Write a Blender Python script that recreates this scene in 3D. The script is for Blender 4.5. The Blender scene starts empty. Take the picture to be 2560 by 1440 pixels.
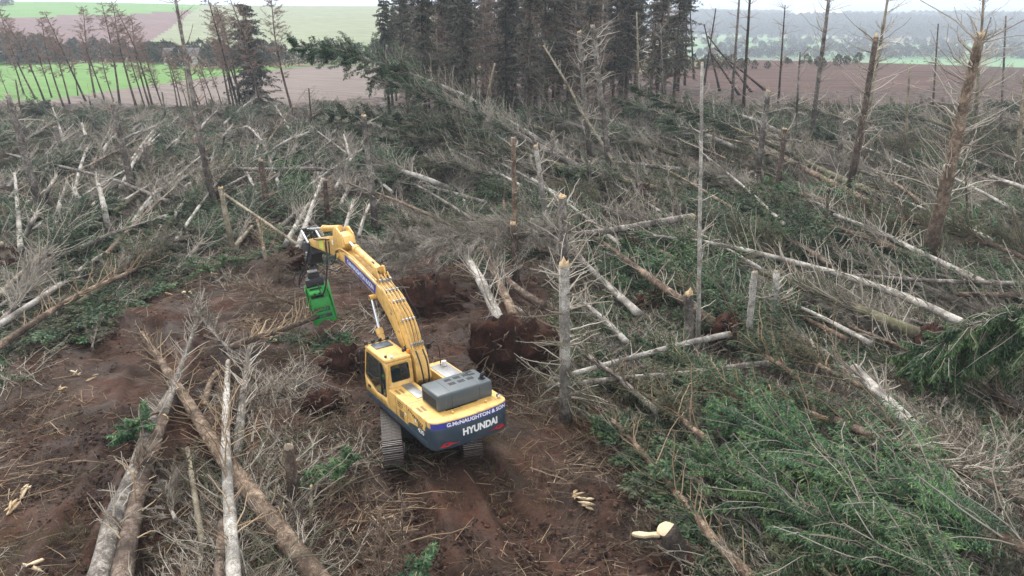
import bpy, bmesh, math
import numpy as np
from mathutils import Matrix, Vector, Euler

# ------------------------------------------------------------------ camera, sky, sun, exposure
scene = bpy.context.scene
SCOL = scene.collection
CAMH, PITCH, FPX, CX, CY = 15.03, math.radians(21.0), 1828.0, 1280.0, 720.0
cam_data = bpy.data.cameras.new('camera')
cam_data.sensor_width = 36.0
cam_data.lens = FPX / 2560.0 * 36.0
cam_data.clip_start = 0.5
cam_data.clip_end = 30000.0
cam = bpy.data.objects.new('camera', cam_data)
cam.location = (0, 0, CAMH)
cam.rotation_euler = (math.radians(90) - PITCH, 0, 0)
SCOL.objects.link(cam)
scene.camera = cam

SUN_EL, SUN_AZ = math.radians(52), math.radians(-28)      # azimuth from +Y towards +X
world = bpy.data.worlds.new('World')
scene.world = world
world.use_nodes = True
wn, wl = world.node_tree.nodes, world.node_tree.links
wn.clear()
w_out = wn.new('ShaderNodeOutputWorld')
w_bg = wn.new('ShaderNodeBackground')
w_sky = wn.new('ShaderNodeTexSky')
w_sky.sky_type = 'NISHITA'
w_sky.sun_disc = False
w_sky.sun_elevation = SUN_EL
w_sky.sun_rotation = SUN_AZ
w_sky.altitude = 50
w_sky.air_density = 1.0
w_sky.dust_density = 4.0
w_sky.ozone_density = 1.0
w_hsv = wn.new('ShaderNodeHueSaturation')
w_hsv.inputs['Saturation'].default_value = 0.22          # a thin overcast veil takes most of the blue out
w_bg.inputs['Strength'].default_value = 0.095
wl.new(w_sky.outputs['Color'], w_hsv.inputs['Color'])
w_mix = wn.new('ShaderNodeMix'); w_mix.data_type = 'RGBA'      # even bright cloud in front of the clear sky
w_mix.inputs[0].default_value = 0.6
w_mix.inputs[7].default_value = (10.5, 10.8, 11.2, 1)
wl.new(w_hsv.outputs['Color'], w_mix.inputs[6])
wl.new(w_mix.outputs[2], w_bg.inputs['Color'])
wl.new(w_bg.outputs['Background'], w_out.inputs['Surface'])

sun_data = bpy.data.lights.new('sun', 'SUN')
sun_data.energy = 1.5
sun_data.angle = math.radians(11)
sun_data.color = (1.0, 0.97, 0.92)
sun = bpy.data.objects.new('sun', sun_data)
sdir = Vector((math.sin(SUN_AZ) * math.cos(SUN_EL), math.cos(SUN_AZ) * math.cos(SUN_EL), math.sin(SUN_EL)))
sun.rotation_euler = sdir.to_track_quat('Z', 'Y').to_euler()
SCOL.objects.link(sun)
scene.view_settings.view_transform = 'Standard'
scene.view_settings.look = 'None'
scene.view_settings.gamma = 1.0
scene.view_settings.exposure = 1.28
scene.cycles.max_bounces = 4
scene.cycles.diffuse_bounces = 2
scene.cycles.glossy_bounces = 1
scene.cycles.transmission_bounces = 4
scene.cycles.transparent_max_bounces = 6
scene.cycles.volume_bounces = 0
scene.cycles.use_denoising = True

# ------------------------------------------------------------------ camera geometry used to survey positions
_FW = np.array([0, math.cos(PITCH), -math.sin(PITCH)])
_UP = np.array([0, math.sin(PITCH), math.cos(PITCH)])
CPOS = np.array([0, 0, CAMH])
def ray(u, v):
    return np.array([(u - CX) / FPX, 0, 0]) + _FW - _UP * (v - CY) / FPX

# ------------------------------------------------------------------ noise and terrain height
def _hash(ix, iy, s):
    h = (ix.astype(np.int64) * 374761393 + iy.astype(np.int64) * 668265263 + s * 974634777) & 0xFFFFFFFF
    h = ((h ^ (h >> 13)) * 1274126177) & 0xFFFFFFFF
    h = h ^ (h >> 16)
    return (h & 0xFFFFFF) / float(0xFFFFFF) * 2 - 1
def vnoise(x, y, s=0):
    x = np.asarray(x, float); y = np.asarray(y, float)
    ix, iy = np.floor(x), np.floor(y)
    fx, fy = x - ix, y - iy
    fx = fx * fx * (3 - 2 * fx); fy = fy * fy * (3 - 2 * fy)
    a, b = _hash(ix, iy, s), _hash(ix + 1, iy, s)
    c, d = _hash(ix, iy + 1, s), _hash(ix + 1, iy + 1, s)
    return (a * (1 - fx) + b * fx) * (1 - fy) + (c * (1 - fx) + d * fx) * fy
def sstep(a, b, x):
    t = np.clip((np.asarray(x, float) - a) / (b - a), 0, 1)
    return t * t * (3 - 2 * t)

MX, MY, MYAW, MPIT = -3.203, 24.054, 0.587, -0.064       # the excavator's pose
TYAW = 0.20                                              # its tracks' heading
def far_z(x, y):
    r = np.hypot(x, y); a = np.degrees(np.arctan2(x, y))
    wl_ = 1 - sstep(-6, 6, a)
    top = 17.5 + 2.6 * np.exp(-((a + 31) / 7.0) ** 2) - 1.3 * sstep(-26, -12, a)
    left = -2.5 * sstep(235, 300, r) * (1 - sstep(300, 380, r)) + top * sstep(290, 880, r) - 30 * sstep(950, 2600, r)
    n = vnoise(x / 420, y / 420, 5)
    right = -42 * sstep(222, 640, r) + (26 + 9 * n) * sstep(1650, 2500, r) - 10 * sstep(2700, 3500, r) \
        + (36 + 10 * vnoise(x / 1500, y / 1500, 9)) * sstep(3600, 7500, r)
    return wl_ * left + (1 - wl_) * right
RUTS = [((-1.25, 21.9), (0.1, 18.8), (1.0, 15.0)), ((-4.05, 21.5), (-2.6, 18.3), (-1.8, 14.6)),
        ((-17.9, 33.5), (-14.6, 24.0), (-12.6, 15.0)), ((-15.0, 33.0), (-11.9, 23.2), (-10.0, 15.5))]
def seg_dist(x, y, p, q):
    dx, dy = q[0] - p[0], q[1] - p[1]
    L = math.hypot(dx, dy)
    t = ((x - p[0]) * dx + (y - p[1]) * dy) / (L * L)
    tc = np.clip(t, 0, 1)
    return np.hypot(x - p[0] - tc * dx, y - p[1] - tc * dy), tc * L
def rough(x, y):
    n = 0.34 * vnoise(x / 7.3, y / 7.3, 1) + 0.22 * vnoise(x / 2.6, y / 2.6, 2) + 0.11 * vnoise(x / 1.0, y / 1.0, 3)
    lump = vnoise(x / 0.42, y / 0.42, 4)
    return n + 0.075 * lump + 0.045 * vnoise(x / 0.17, y / 0.17, 6)
def g(x, y):
    x = np.asarray(x, float); y = np.asarray(y, float)
    r = np.hypot(x, y)
    h = rough(x, y) * (1 - sstep(60, 140, r))
    c, s = math.cos(MYAW), math.sin(MYAW)
    dx, dy = x - MX, y - MY
    fwd = -s * dx + c * dy
    d = np.hypot(dx, dy)
    w = 1 - sstep(3.4, 7.0, d)
    h = h * (1 - 0.85 * w) + w * (MPIT * fwd - 0.04)
    for path in RUTS:
        best = np.full(np.shape(x), 9.0); along = np.zeros(np.shape(x)); off = 0
        for p, q in zip(path[:-1], path[1:]):
            dd, tt = seg_dist(x, y, p, q)
            m = dd < best
            best = np.where(m, dd, best); along = np.where(m, tt + off, along)
            off += math.hypot(q[0] - p[0], q[1] - p[1])
        k = 1 - sstep(0.28, 0.62, best)
        rim = np.exp(-((best - 0.72) / 0.2) ** 2)
        h = h * (1 - 0.6 * k) - 0.20 * k + 0.10 * rim + 0.05 * k * np.sign(np.sin(along * 2 * math.pi / 0.36))
    return h + far_z(x, y)
def gz(x, y): return float(g(np.array([x]), np.array([y]))[0])
def far_only(x, y): return far_z(np.asarray(x, float), np.asarray(y, float))
def px(u, v, h=0.0, Y=None):
    """world point seen at photo pixel (u, v), h metres above the ground, or on the plane y = Y"""
    r = ray(u, v)
    if Y is not None:
        return CPOS + r * (Y / r[1])
    z = h
    for _ in range(4):
        t = (CAMH - z) / max(-r[2], 1e-3)
        p = CPOS + r * t
        z = h + gz(p[0], p[1])
    return p
_TT = 90.0 * 1.004 ** np.arange(1160)
def hit_far(u, v):
    p = CPOS + ray(u, v) * _TT[:, None]
    below = p[:, 2] < far_z(p[:, 0], p[:, 1])
    return p[int(np.argmax(below)) if below.any() else -1].copy()

# ------------------------------------------------------------------ materials
MATS = {}
def new_mat(name):
    m = bpy.data.materials.new(name); m.use_nodes = True
    nt = m.node_tree
    for n in list(nt.nodes):
        if n.type != 'OUTPUT_MATERIAL': nt.nodes.remove(n)
    b = nt.nodes.new('ShaderNodeBsdfPrincipled')
    out = [n for n in nt.nodes if n.type == 'OUTPUT_MATERIAL'][0]
    nt.links.new(b.outputs[0], out.inputs['Surface'])
    MATS[name] = m
    return m, nt, b
def nz(nt, scale, detail=4, rough_=0.6, vec=None, dist=0.0):
    n = nt.nodes.new('ShaderNodeTexNoise')
    n.inputs['Scale'].default_value = scale; n.inputs['Detail'].default_value = detail
    n.inputs['Roughness'].default_value = rough_; n.inputs['Distortion'].default_value = dist
    if vec is not None: nt.links.new(vec, n.inputs['Vector'])
    return n.outputs['Fac']
def ramp(nt, fac, stops):
    r = nt.nodes.new('ShaderNodeValToRGB')
    el = r.color_ramp.elements
    while len(el) < len(stops): el.new(0.5)
    for e, (p, c) in zip(el, stops):
        e.position = p; e.color = (c[0], c[1], c[2], 1)
    nt.links.new(fac, r.inputs['Fac'])
    return r.outputs['Color']
def mix(nt, fac, a, b, mode='MIX'):
    m = nt.nodes.new('ShaderNodeMix'); m.data_type = 'RGBA'; m.blend_type = mode
    for s, v in ((m.inputs[0], fac), (m.inputs[6], a), (m.inputs[7], b)):
        if hasattr(v, 'is_linked'): nt.links.new(v, s)
        elif isinstance(v, (int, float)): s.default_value = v
        else: s.default_value = (v[0], v[1], v[2], 1)
    return m.outputs[2]
def tex(nt, which='Object'):
    return nt.nodes.new('ShaderNodeTexCoord').outputs[which]
def geo_pos(nt):
    return nt.nodes.new('ShaderNodeNewGeometry').outputs['Position']
def scaled(nt, vec, s):
    m = nt.nodes.new('ShaderNodeMapping'); m.inputs['Scale'].default_value = s
    nt.links.new(vec, m.inputs['Vector']); return m.outputs[0]
def bump(nt, b, h, strength, dist):
    n = nt.nodes.new('ShaderNodeBump'); n.inputs['Strength'].default_value = strength
    n.inputs['Distance'].default_value = dist
    nt.links.new(h, n.inputs['Height']); nt.links.new(n.outputs[0], b.inputs['Normal'])
def attr(nt, name):
    a = nt.nodes.new('ShaderNodeAttribute'); a.attribute_name = name
    return a.outputs['Fac']
def orand(nt): return nt.nodes.new('ShaderNodeObjectInfo').outputs['Random']

def mat_soil():
    m, nt, b = new_mat('soil')
    p = geo_pos(nt)
    c1 = ramp(nt, nz(nt, 0.35, 5, 0.6, p), [(0.3, (0.015, 0.009, 0.0065)), (0.48, (0.042, 0.0215, 0.0135)), (0.68, (0.085, 0.039, 0.0245))])
    c2 = ramp(nt, nz(nt, 7, 6, 0.7, p), [(0.25, (0.008, 0.006, 0.005)), (0.5, (0.5, 0.46, 0.42)), (0.75, (1.0, 0.92, 0.82))])
    c = mix(nt, 0.75, c1, c2, 'MULTIPLY')
    c = mix(nt, 1.0, c, (1.25, 1.15, 1.08), 'MULTIPLY')
    # fallen needles and twiggy litter: streaky straw-coloured patches
    st = nz(nt, 1.0, 6, 0.75, scaled(nt, p, (9, 22, 9)), 1.5)
    lm = ramp(nt, nz(nt, 0.55, 4, 0.6, p), [(0.45, (0, 0, 0)), (0.62, (1, 1, 1))])
    ls = ramp(nt, st, [(0.5, (0, 0, 0)), (0.64, (1, 1, 1))])
    lit = mix(nt, 1.0, lm, ls, 'MULTIPLY')
    c = mix(nt, lit, c, (0.075, 0.050, 0.031))
    moss = ramp(nt, nz(nt, 0.9, 5, 0.7, scaled(nt, p, (1, 1, 1.3))), [(0.66, (0, 0, 0)), (0.76, (0.55, 0.55, 0.55))])
    c = mix(nt, moss, c, (0.045, 0.052, 0.018))
    nt.links.new(c, b.inputs['Base Color'])
    r = ramp(nt, nz(nt, 0.8, 3, 0.5, p), [(0.4, (0.6, 0.6, 0.6)), (0.6, (0.95, 0.95, 0.95))])
    nt.links.new(r, b.inputs['Roughness'])
    b.inputs['Specular IOR Level'].default_value = 0.25
    bump(nt, b, nz(nt, 14, 8, 0.75, p), 1.0, 0.05)
mat_soil()
def mat_field(name, a, c, furrow=None, rot=0.0, fscale=1.0, amt=0.3):
    m, nt, b = new_mat(name)
    p = geo_pos(nt)
    col = ramp(nt, nz(nt, 0.03, 6, 0.65, p), [(0.35, a), (0.65, c)])
    fine = ramp(nt, nz(nt, 0.9, 5, 0.7, p), [(0.3, (0.72, 0.72, 0.72)), (0.7, (1.15, 1.15, 1.15))])
    col = mix(nt, 1.0, col, fine, 'MULTIPLY')
    if furrow:
        mp = nt.nodes.new('ShaderNodeMapping'); mp.inputs['Rotation'].default_value = (0, 0, rot)
        nt.links.new(p, mp.inputs['Vector'])
        sc = scaled(nt, mp.outputs[0], (0.05, fscale, 1))
        f = nz(nt, 1.0, 4, 0.6, sc, 0.4)
        col = mix(nt, amt, col, ramp(nt, f, [(0.35, furrow), (0.65, tuple(1.4 * v for v in c))]))
        bump(nt, b, f, 0.5, 0.4)
    nt.links.new(col, b.inputs['Base Color'])
    b.inputs['Roughness'].default_value = 0.95
    b.inputs['Specular IOR Level'].default_value = 0.1
mat_field('field_green', (0.095, 0.180, 0.055), (0.125, 0.215, 0.070), (0.075, 0.16, 0.04), 0.5, 0.6, 0.35)
mat_field('field_plough_pink', (0.125, 0.102, 0.090), (0.165, 0.137, 0.121), (0.12, 0.09, 0.08), 0.5, 0.7, 0.6)
mat_field('field_plough_red', (0.068, 0.043, 0.037), (0.094, 0.060, 0.052), (0.034, 0.021, 0.019), 0.1, 0.7, 0.65)
mat_field('field_plough_purple', (0.125, 0.085, 0.085), (0.16, 0.105, 0.10), (0.10, 0.065, 0.065), 0.8, 0.25, 0.3)
mat_field('field_pale', (0.165, 0.19, 0.115), (0.205, 0.22, 0.14), (0.15, 0.17, 0.10), 0.7, 0.16, 0.35)
mat_field('field_hilltop', (0.11, 0.21, 0.065), (0.14, 0.25, 0.085))
mat_field('field_rough', (0.13, 0.115, 0.065), (0.20, 0.17, 0.10))
def mat_valley():
    m, nt, b = new_mat('field_valley')
    p = geo_pos(nt)
    v = nt.nodes.new('ShaderNodeTexVoronoi'); v.inputs['Scale'].default_value = 1.0
    v.inputs['Randomness'].default_value = 0.9
    nt.links.new(scaled(nt, p, (0.0026, 0.0052, 0.0)), v.inputs['Vector'])
    sep = nt.nodes.new('ShaderNodeSeparateColor'); nt.links.new(v.outputs['Color'], sep.inputs[0])
    c = ramp(nt, sep.outputs[0], [(0.0, (0.07, 0.17, 0.06)), (0.3, (0.11, 0.22, 0.08)), (0.6, (0.17, 0.20, 0.10)), (0.85, (0.06, 0.16, 0.075)), (1.0, (0.14, 0.11, 0.08))])
    nt.links.new(c, b.inputs['Base Color']); b.inputs['Roughness'].default_value = 1.0
mat_valley()

def mat_bark(name, dark, mid, pale, thr=(0.36, 0.5, 0.62), green=0.0):
    m, nt, b = new_mat(name)
    p = tex(nt)
    rv = orand(nt)
    add = nt.nodes.new('ShaderNodeVectorMath'); add.operation = 'ADD'
    nt.links.new(p, add.inputs[0])
    cmb = nt.nodes.new('ShaderNodeCombineXYZ'); nt.links.new(rv, cmb.inputs[0])
    sc = nt.nodes.new('ShaderNodeVectorMath'); sc.operation = 'SCALE'; sc.inputs['Scale'].default_value = 37
    nt.links.new(cmb.outputs[0], sc.inputs[0]); nt.links.new(sc.outputs[0], add.inputs[1])
    n1 = nz(nt, 2.2, 10, 0.78, add.outputs[0], 0.6)
    c = ramp(nt, n1, [(thr[0], dark), (thr[1], mid), (thr[2], pale)])
    n2 = nz(nt, 26, 6, 0.75, add.outputs[0])
    c = mix(nt, 0.8, c, ramp(nt, n2, [(0.34, (0.30, 0.27, 0.25)), (0.5, (0.95, 0.93, 0.9)), (0.66, (1.35, 1.35, 1.35))]), 'MULTIPLY')
    n3 = nz(nt, 7, 4, 0.65, add.outputs[0], 1.0)
    fl = ramp(nt, n3, [(0.60, (0, 0, 0)), (0.66, (0.75, 0.75, 0.75))])
    c = mix(nt, fl, c, tuple(min(v * 1.25, 0.7) for v in pale))
    fd = ramp(nt, nz(nt, 5, 5, 0.7, scaled(nt, add.outputs[0], (1, 1, 1.7))), [(0.60, (0, 0, 0)), (0.70, (0.8, 0.8, 0.8))])
    c = mix(nt, fd, c, tuple(v * 0.6 for v in dark))
    # dark whorl scars
    t = attr(nt, 'whorl')
    c = mix(nt, t, c, tuple(v * 0.35 for v in dark))
    if green:
        gm = ramp(nt, nz(nt, 0.9, 3, 0.5, add.outputs[0]), [(0.5, (0, 0, 0)), (0.7, (green,) * 3)])
        c = mix(nt, gm, c, (0.10, 0.11, 0.04))
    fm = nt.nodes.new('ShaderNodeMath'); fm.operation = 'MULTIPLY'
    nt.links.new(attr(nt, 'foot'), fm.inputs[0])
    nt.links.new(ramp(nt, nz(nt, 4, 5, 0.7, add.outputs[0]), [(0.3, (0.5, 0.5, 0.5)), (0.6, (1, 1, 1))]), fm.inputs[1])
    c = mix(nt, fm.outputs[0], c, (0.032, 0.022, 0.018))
    nt.links.new(c, b.inputs['Base Color'])
    b.inputs['Roughness'].default_value = 0.9
    b.inputs['Specular IOR Level'].default_value = 0.2
    bump(nt, b, n2, 0.6, 0.02)
mat_bark('bark_grey', (0.060, 0.050, 0.043), (0.15, 0.132, 0.116), (0.33, 0.305, 0.275), (0.38, 0.5, 0.60))
mat_bark('bark_pale', (0.105, 0.088, 0.075), (0.27, 0.25, 0.222), (0.47, 0.45, 0.415), (0.34, 0.46, 0.60))
mat_bark('bark_brown', (0.045, 0.032, 0.026), (0.105, 0.076, 0.06), (0.22, 0.175, 0.14))
mat_bark('bark_tan', (0.060, 0.040, 0.029), (0.155, 0.110, 0.080), (0.33, 0.255, 0.19), (0.38, 0.5, 0.61))
mat_bark('bark_yellow', (0.13, 0.105, 0.07), (0.25, 0.215, 0.155), (0.40, 0.36, 0.28))
mat_bark('bark_mossy', (0.07, 0.06, 0.042), (0.14, 0.125, 0.085), (0.26, 0.24, 0.18), green=0.7)
mat_bark('bark_dark', (0.016, 0.013, 0.011), (0.042, 0.034, 0.028), (0.10, 0.085, 0.072))

def mat_tint(name, stops, rough_=0.75, trans=0.0, hue=0.0):
    m, nt, b = new_mat(name)
    c = ramp(nt, attr(nt, 'tint'), stops)
    if hue:
        h = nt.nodes.new('ShaderNodeHueSaturation')
        mr = nt.nodes.new('ShaderNodeMapRange')
        nt.links.new(orand(nt), mr.inputs[0])
        mr.inputs[3].default_value = 0.5 - hue; mr.inputs[4].default_value = 0.5 + hue
        nt.links.new(mr.outputs[0], h.inputs['Hue'])
        mv = nt.nodes.new('ShaderNodeMapRange'); nt.links.new(orand(nt), mv.inputs[0])
        mv.inputs[3].default_value = 0.75; mv.inputs[4].default_value = 1.25
        nt.links.new(mv.outputs[0], h.inputs['Value'])
        nt.links.new(c, h.inputs['Color']); c = h.outputs[0]
    nt.links.new(c, b.inputs['Base Color'])
    b.inputs['Roughness'].default_value = rough_
    b.inputs['Specular IOR Level'].default_value = 0.25
    if trans:
        tr = nt.nodes.new('ShaderNodeBsdfTranslucent'); nt.links.new(c, tr.inputs['Color'])
        mx = nt.nodes.new('ShaderNodeMixShader'); mx.inputs[0].default_value = trans
        out = [n for n in nt.nodes if n.type == 'OUTPUT_MATERIAL'][0]
        nt.links.new(b.outputs[0], mx.inputs[1]); nt.links.new(tr.outputs[0], mx.inputs[2])
        nt.links.new(mx.outputs[0], out.inputs['Surface'])
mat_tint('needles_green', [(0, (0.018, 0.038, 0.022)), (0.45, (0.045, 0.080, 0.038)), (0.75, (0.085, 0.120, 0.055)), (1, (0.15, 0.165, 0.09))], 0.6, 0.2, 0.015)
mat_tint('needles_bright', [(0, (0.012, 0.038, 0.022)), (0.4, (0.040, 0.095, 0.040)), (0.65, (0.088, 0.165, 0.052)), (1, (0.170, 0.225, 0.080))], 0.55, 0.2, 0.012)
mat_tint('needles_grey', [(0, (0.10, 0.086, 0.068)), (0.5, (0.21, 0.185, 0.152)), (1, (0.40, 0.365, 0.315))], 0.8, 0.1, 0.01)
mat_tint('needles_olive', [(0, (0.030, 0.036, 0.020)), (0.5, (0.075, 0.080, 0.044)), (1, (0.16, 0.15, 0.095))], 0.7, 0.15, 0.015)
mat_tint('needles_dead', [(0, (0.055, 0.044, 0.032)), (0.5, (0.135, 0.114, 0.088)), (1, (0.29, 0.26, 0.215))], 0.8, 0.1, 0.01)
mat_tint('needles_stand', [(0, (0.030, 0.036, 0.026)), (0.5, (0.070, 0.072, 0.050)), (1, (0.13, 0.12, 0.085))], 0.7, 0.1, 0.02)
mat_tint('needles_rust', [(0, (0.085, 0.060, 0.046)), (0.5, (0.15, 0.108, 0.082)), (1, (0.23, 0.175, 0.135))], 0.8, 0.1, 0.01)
mat_tint('twig_pale', [(0, (0.125, 0.096, 0.068)), (0.5, (0.26, 0.222, 0.176)), (1, (0.46, 0.42, 0.36))], 0.8)
mat_tint('twig_brown', [(0, (0.035, 0.024, 0.017)), (0.5, (0.085, 0.058, 0.040)), (1, (0.19, 0.135, 0.09))], 0.8)
mat_tint('twig_straw', [(0, (0.10, 0.065, 0.04)), (0.5, (0.22, 0.15, 0.092)), (1, (0.42, 0.32, 0.21))], 0.75)
mat_tint('twig_larch', [(0, (0.14, 0.088, 0.068)), (0.5, (0.23, 0.155, 0.122)), (1, (0.32, 0.235, 0.19))], 0.8)
mat_tint('far_leaf', [(0, (0.035, 0.042, 0.034)), (0.5, (0.07, 0.075, 0.055)), (1, (0.12, 0.11, 0.085))], 0.9)
mat_tint('clod', [(0, (0.016, 0.009, 0.006)), (0.5, (0.038, 0.020, 0.014)), (1, (0.075, 0.038, 0.025))], 0.9)
mat_tint('grass_blade', [(0, (0.06, 0.075, 0.02)), (0.5, (0.11, 0.12, 0.04)), (1, (0.2, 0.17, 0.08))], 0.7, 0.2)
def mat_wood(name, a, c, sc=18):
    m, nt, b = new_mat(name)
    p = scaled(nt, tex(nt), (1, 1, 0.3))
    n = nz(nt, sc, 5, 0.7, p)
    nt.links.new(ramp(nt, n, [(0.3, a), (0.65, c)]), b.inputs['Base Color'])
    b.inputs['Roughness'].default_value = 0.75
    bump(nt, b, n, 0.5, 0.02)
mat_wood('split_wood', (0.26, 0.175, 0.09), (0.44, 0.32, 0.18))
mat_wood('cut_wood', (0.36, 0.26, 0.15), (0.56, 0.44, 0.29))
mat_wood('old_wood', (0.15, 0.115, 0.08), (0.28, 0.225, 0.165))
def mat_root():
    m, nt, b = new_mat('root_soil')
    p = geo_pos(nt)
    c = ramp(nt, nz(nt, 1.6, 7, 0.7, p), [(0.3, (0.012, 0.007, 0.005)), (0.5, (0.036, 0.016, 0.011)), (0.7, (0.082, 0.034, 0.022))])
    nt.links.new(c, b.inputs['Base Color']); b.inputs['Roughness'].default_value = 0.95
    b.inputs['Specular IOR Level'].default_value = 0.15
    bump(nt, b, nz(nt, 9, 8, 0.75, p), 1.0, 0.08)
mat_root()
# ------------------------------------------------------------------ mesh helpers
def np_mesh(name, V, Q=None, T=None, mat=None, tint=None, smooth=False, extra=None):
    V = np.ascontiguousarray(V, np.float32).reshape(-1, 3)
    Q = np.zeros((0, 4), np.int32) if Q is None else np.asarray(Q, np.int32).reshape(-1, 4)
    T = np.zeros((0, 3), np.int32) if T is None else np.asarray(T, np.int32).reshape(-1, 3)
    me = bpy.data.meshes.new(name)
    me.vertices.add(len(V)); me.vertices.foreach_set('co', V.ravel())
    nl = Q.size + T.size; npoly = len(Q) + len(T)
    me.loops.add(nl); me.polygons.add(npoly)
    me.loops.foreach_set('vertex_index', np.concatenate([Q.ravel(), T.ravel()]).astype(np.int32))
    st = np.concatenate([np.arange(len(Q)) * 4, Q.size + np.arange(len(T)) * 3]).astype(np.int32)
    me.polygons.foreach_set('loop_start', st)
    if smooth: me.polygons.foreach_set('use_smooth', np.ones(npoly, bool))
    me.update(calc_edges=True)
    for nm, val in (('tint', tint),) + tuple((extra or {}).items()):
        if val is not None:
            a = me.attributes.new(nm, 'FLOAT', 'POINT')
            a.data.foreach_set('value', np.asarray(val, np.float32).ravel())
    if mat: me.materials.append(MATS[mat])
    return me
def add_obj(name, me, parent=None, loc=None):
    o = bpy.data.objects.new(name, me)
    SCOL.objects.link(o)
    if parent is not None: o.parent = parent
    if loc is not None: o.location = loc
    return o
def tag(o, label=None, cat=None, group=None, kind=None):
    if label: o['label'] = label
    if cat: o['category'] = cat
    if group: o['group'] = group
    if kind: o['kind'] = kind
    return o
def empty(name, loc=(0, 0, 0)):
    e = bpy.data.objects.new(name, None); e.empty_display_size = 0.3
    e.location = loc; SCOL.objects.link(e); return e
def norm(a):
    return a / np.maximum(np.linalg.norm(a, axis=-1, keepdims=True), 1e-9)
class Acc:
    """collects vertices, quads, triangles and per-vertex tints"""
    def __init__(s): s.V, s.Q, s.T, s.C, s.n = [], [], [], [], 0
    def add(s, V, Q=None, T=None, tint=0.5):
        V = np.asarray(V, float).reshape(-1, 3)
        if Q is not None and len(Q): s.Q.append(np.asarray(Q).reshape(-1, 4) + s.n)
        if T is not None and len(T): s.T.append(np.asarray(T).reshape(-1, 3) + s.n)
        s.C.append(np.broadcast_to(np.asarray(tint, float).ravel(), (len(V),)) if np.size(tint) in (1, len(V)) else np.repeat(tint, len(V) // np.size(tint)))
        s.V.append(V); s.n += len(V)
    def mesh(s, name, mat, smooth=False, off=None):
        V = np.concatenate(s.V) if s.V else np.zeros((0, 3))
        if off is not None: V = V - np.asarray(off)
        return np_mesh(name, V, np.concatenate(s.Q) if s.Q else None, np.concatenate(s.T) if s.T else None,
                       mat, np.concatenate(s.C) if s.C else None, smooth)
def tubes(P, R, S=3):
    """N tubes of K points each: P (N,K,3), R (N,K)"""
    N, K, _ = P.shape
    T = np.gradient(P, axis=1); T = norm(T)
    D = norm(P[:, -1] - P[:, 0])
    ref = np.where(np.abs(D[:, 2:3]) > 0.85, np.array([[1., 0, 0]]), np.array([[0, 0, 1.]]))
    U = norm(np.cross(T, ref[:, None, :])); W = np.cross(T, U)
    a = np.arange(S) * 2 * np.pi / S
    V = P[:, :, None, :] + R[:, :, None, None] * (np.cos(a)[None, None, :, None] * U[:, :, None, :] + np.sin(a)[None, None, :, None] * W[:, :, None, :])
    i = np.arange(N)[:, None, None] * K * S; k = np.arange(K - 1)[None, :, None] * S
    j = np.arange(S)[None, None, :]; j2 = (j + 1) % S
    Q = np.stack([i + k + j, i + k + j2, i + k + S + j2, i + k + S + j], -1).reshape(-1, 4)
    return V.reshape(-1, 3), Q
def blades(B, D, Nn, L, W, mid=0.4):
    """N slim diamonds from base B along D, width across Nn"""
    L = np.asarray(L)[..., None]; W = np.asarray(W)[..., None]
    S = norm(np.cross(D, Nn))
    V = np.stack([B, B + D * L * mid + S * W * 0.5, B + D * L, B + D * L * mid - S * W * 0.5], -2).reshape(-1, 3)
    Q = np.arange(len(V)).reshape(-1, 4)
    return V, Q
def hairs(rng, B, D, L, W, bend=0.22):
    """N slim curved ribbons: a quad and a tip triangle each"""
    Nn = norm(rng.normal(0, 1, D.shape)); S = norm(np.cross(D, Nn)); off = norm(rng.normal(0, 1, D.shape)); off[:, 2] -= 0.7
    L = L[:, None]; W = W[:, None]
    M = B + D * L * 0.5 - off * L * bend * 0.5; T = B + D * L + off * L * bend * 0.5
    V = np.stack([B - S * W * .5, B + S * W * .5, M + S * W * .42, M - S * W * .42, T], 1).reshape(-1, 3)
    i = np.arange(len(B))[:, None] * 5
    return V, np.concatenate([i, i + 1, i + 2, i + 3], 1), np.concatenate([i + 3, i + 2, i + 4], 1)
def spline(pts, n):
    """Catmull-Rom through pts, n samples evenly spaced by length"""
    p = np.asarray(pts, float)
    if len(p) == 2: p = np.array([p[0], p[0] * .67 + p[1] * .33, p[0] * .33 + p[1] * .67, p[1]])
    e = np.vstack([2 * p[0] - p[1], p, 2 * p[-1] - p[-2]])
    out = []
    for i in range(len(p) - 1):
        a, b, c, d = e[i:i + 4]
        t = np.linspace(0, 1, 24, endpoint=(i == len(p) - 2))[:, None]
        out.append(0.5 * ((2 * b) + (-a + c) * t + (2 * a - 5 * b + 4 * c - d) * t ** 2 + (-a + 3 * b - 3 * c + d) * t ** 3))
    q = np.vstack(out)
    s = np.concatenate([[0], np.cumsum(np.linalg.norm(np.diff(q, axis=0), axis=1))])
    u = np.linspace(0, s[-1], n)
    return np.stack([np.interp(u, s, q[:, i]) for i in range(3)], 1), s[-1]

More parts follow.
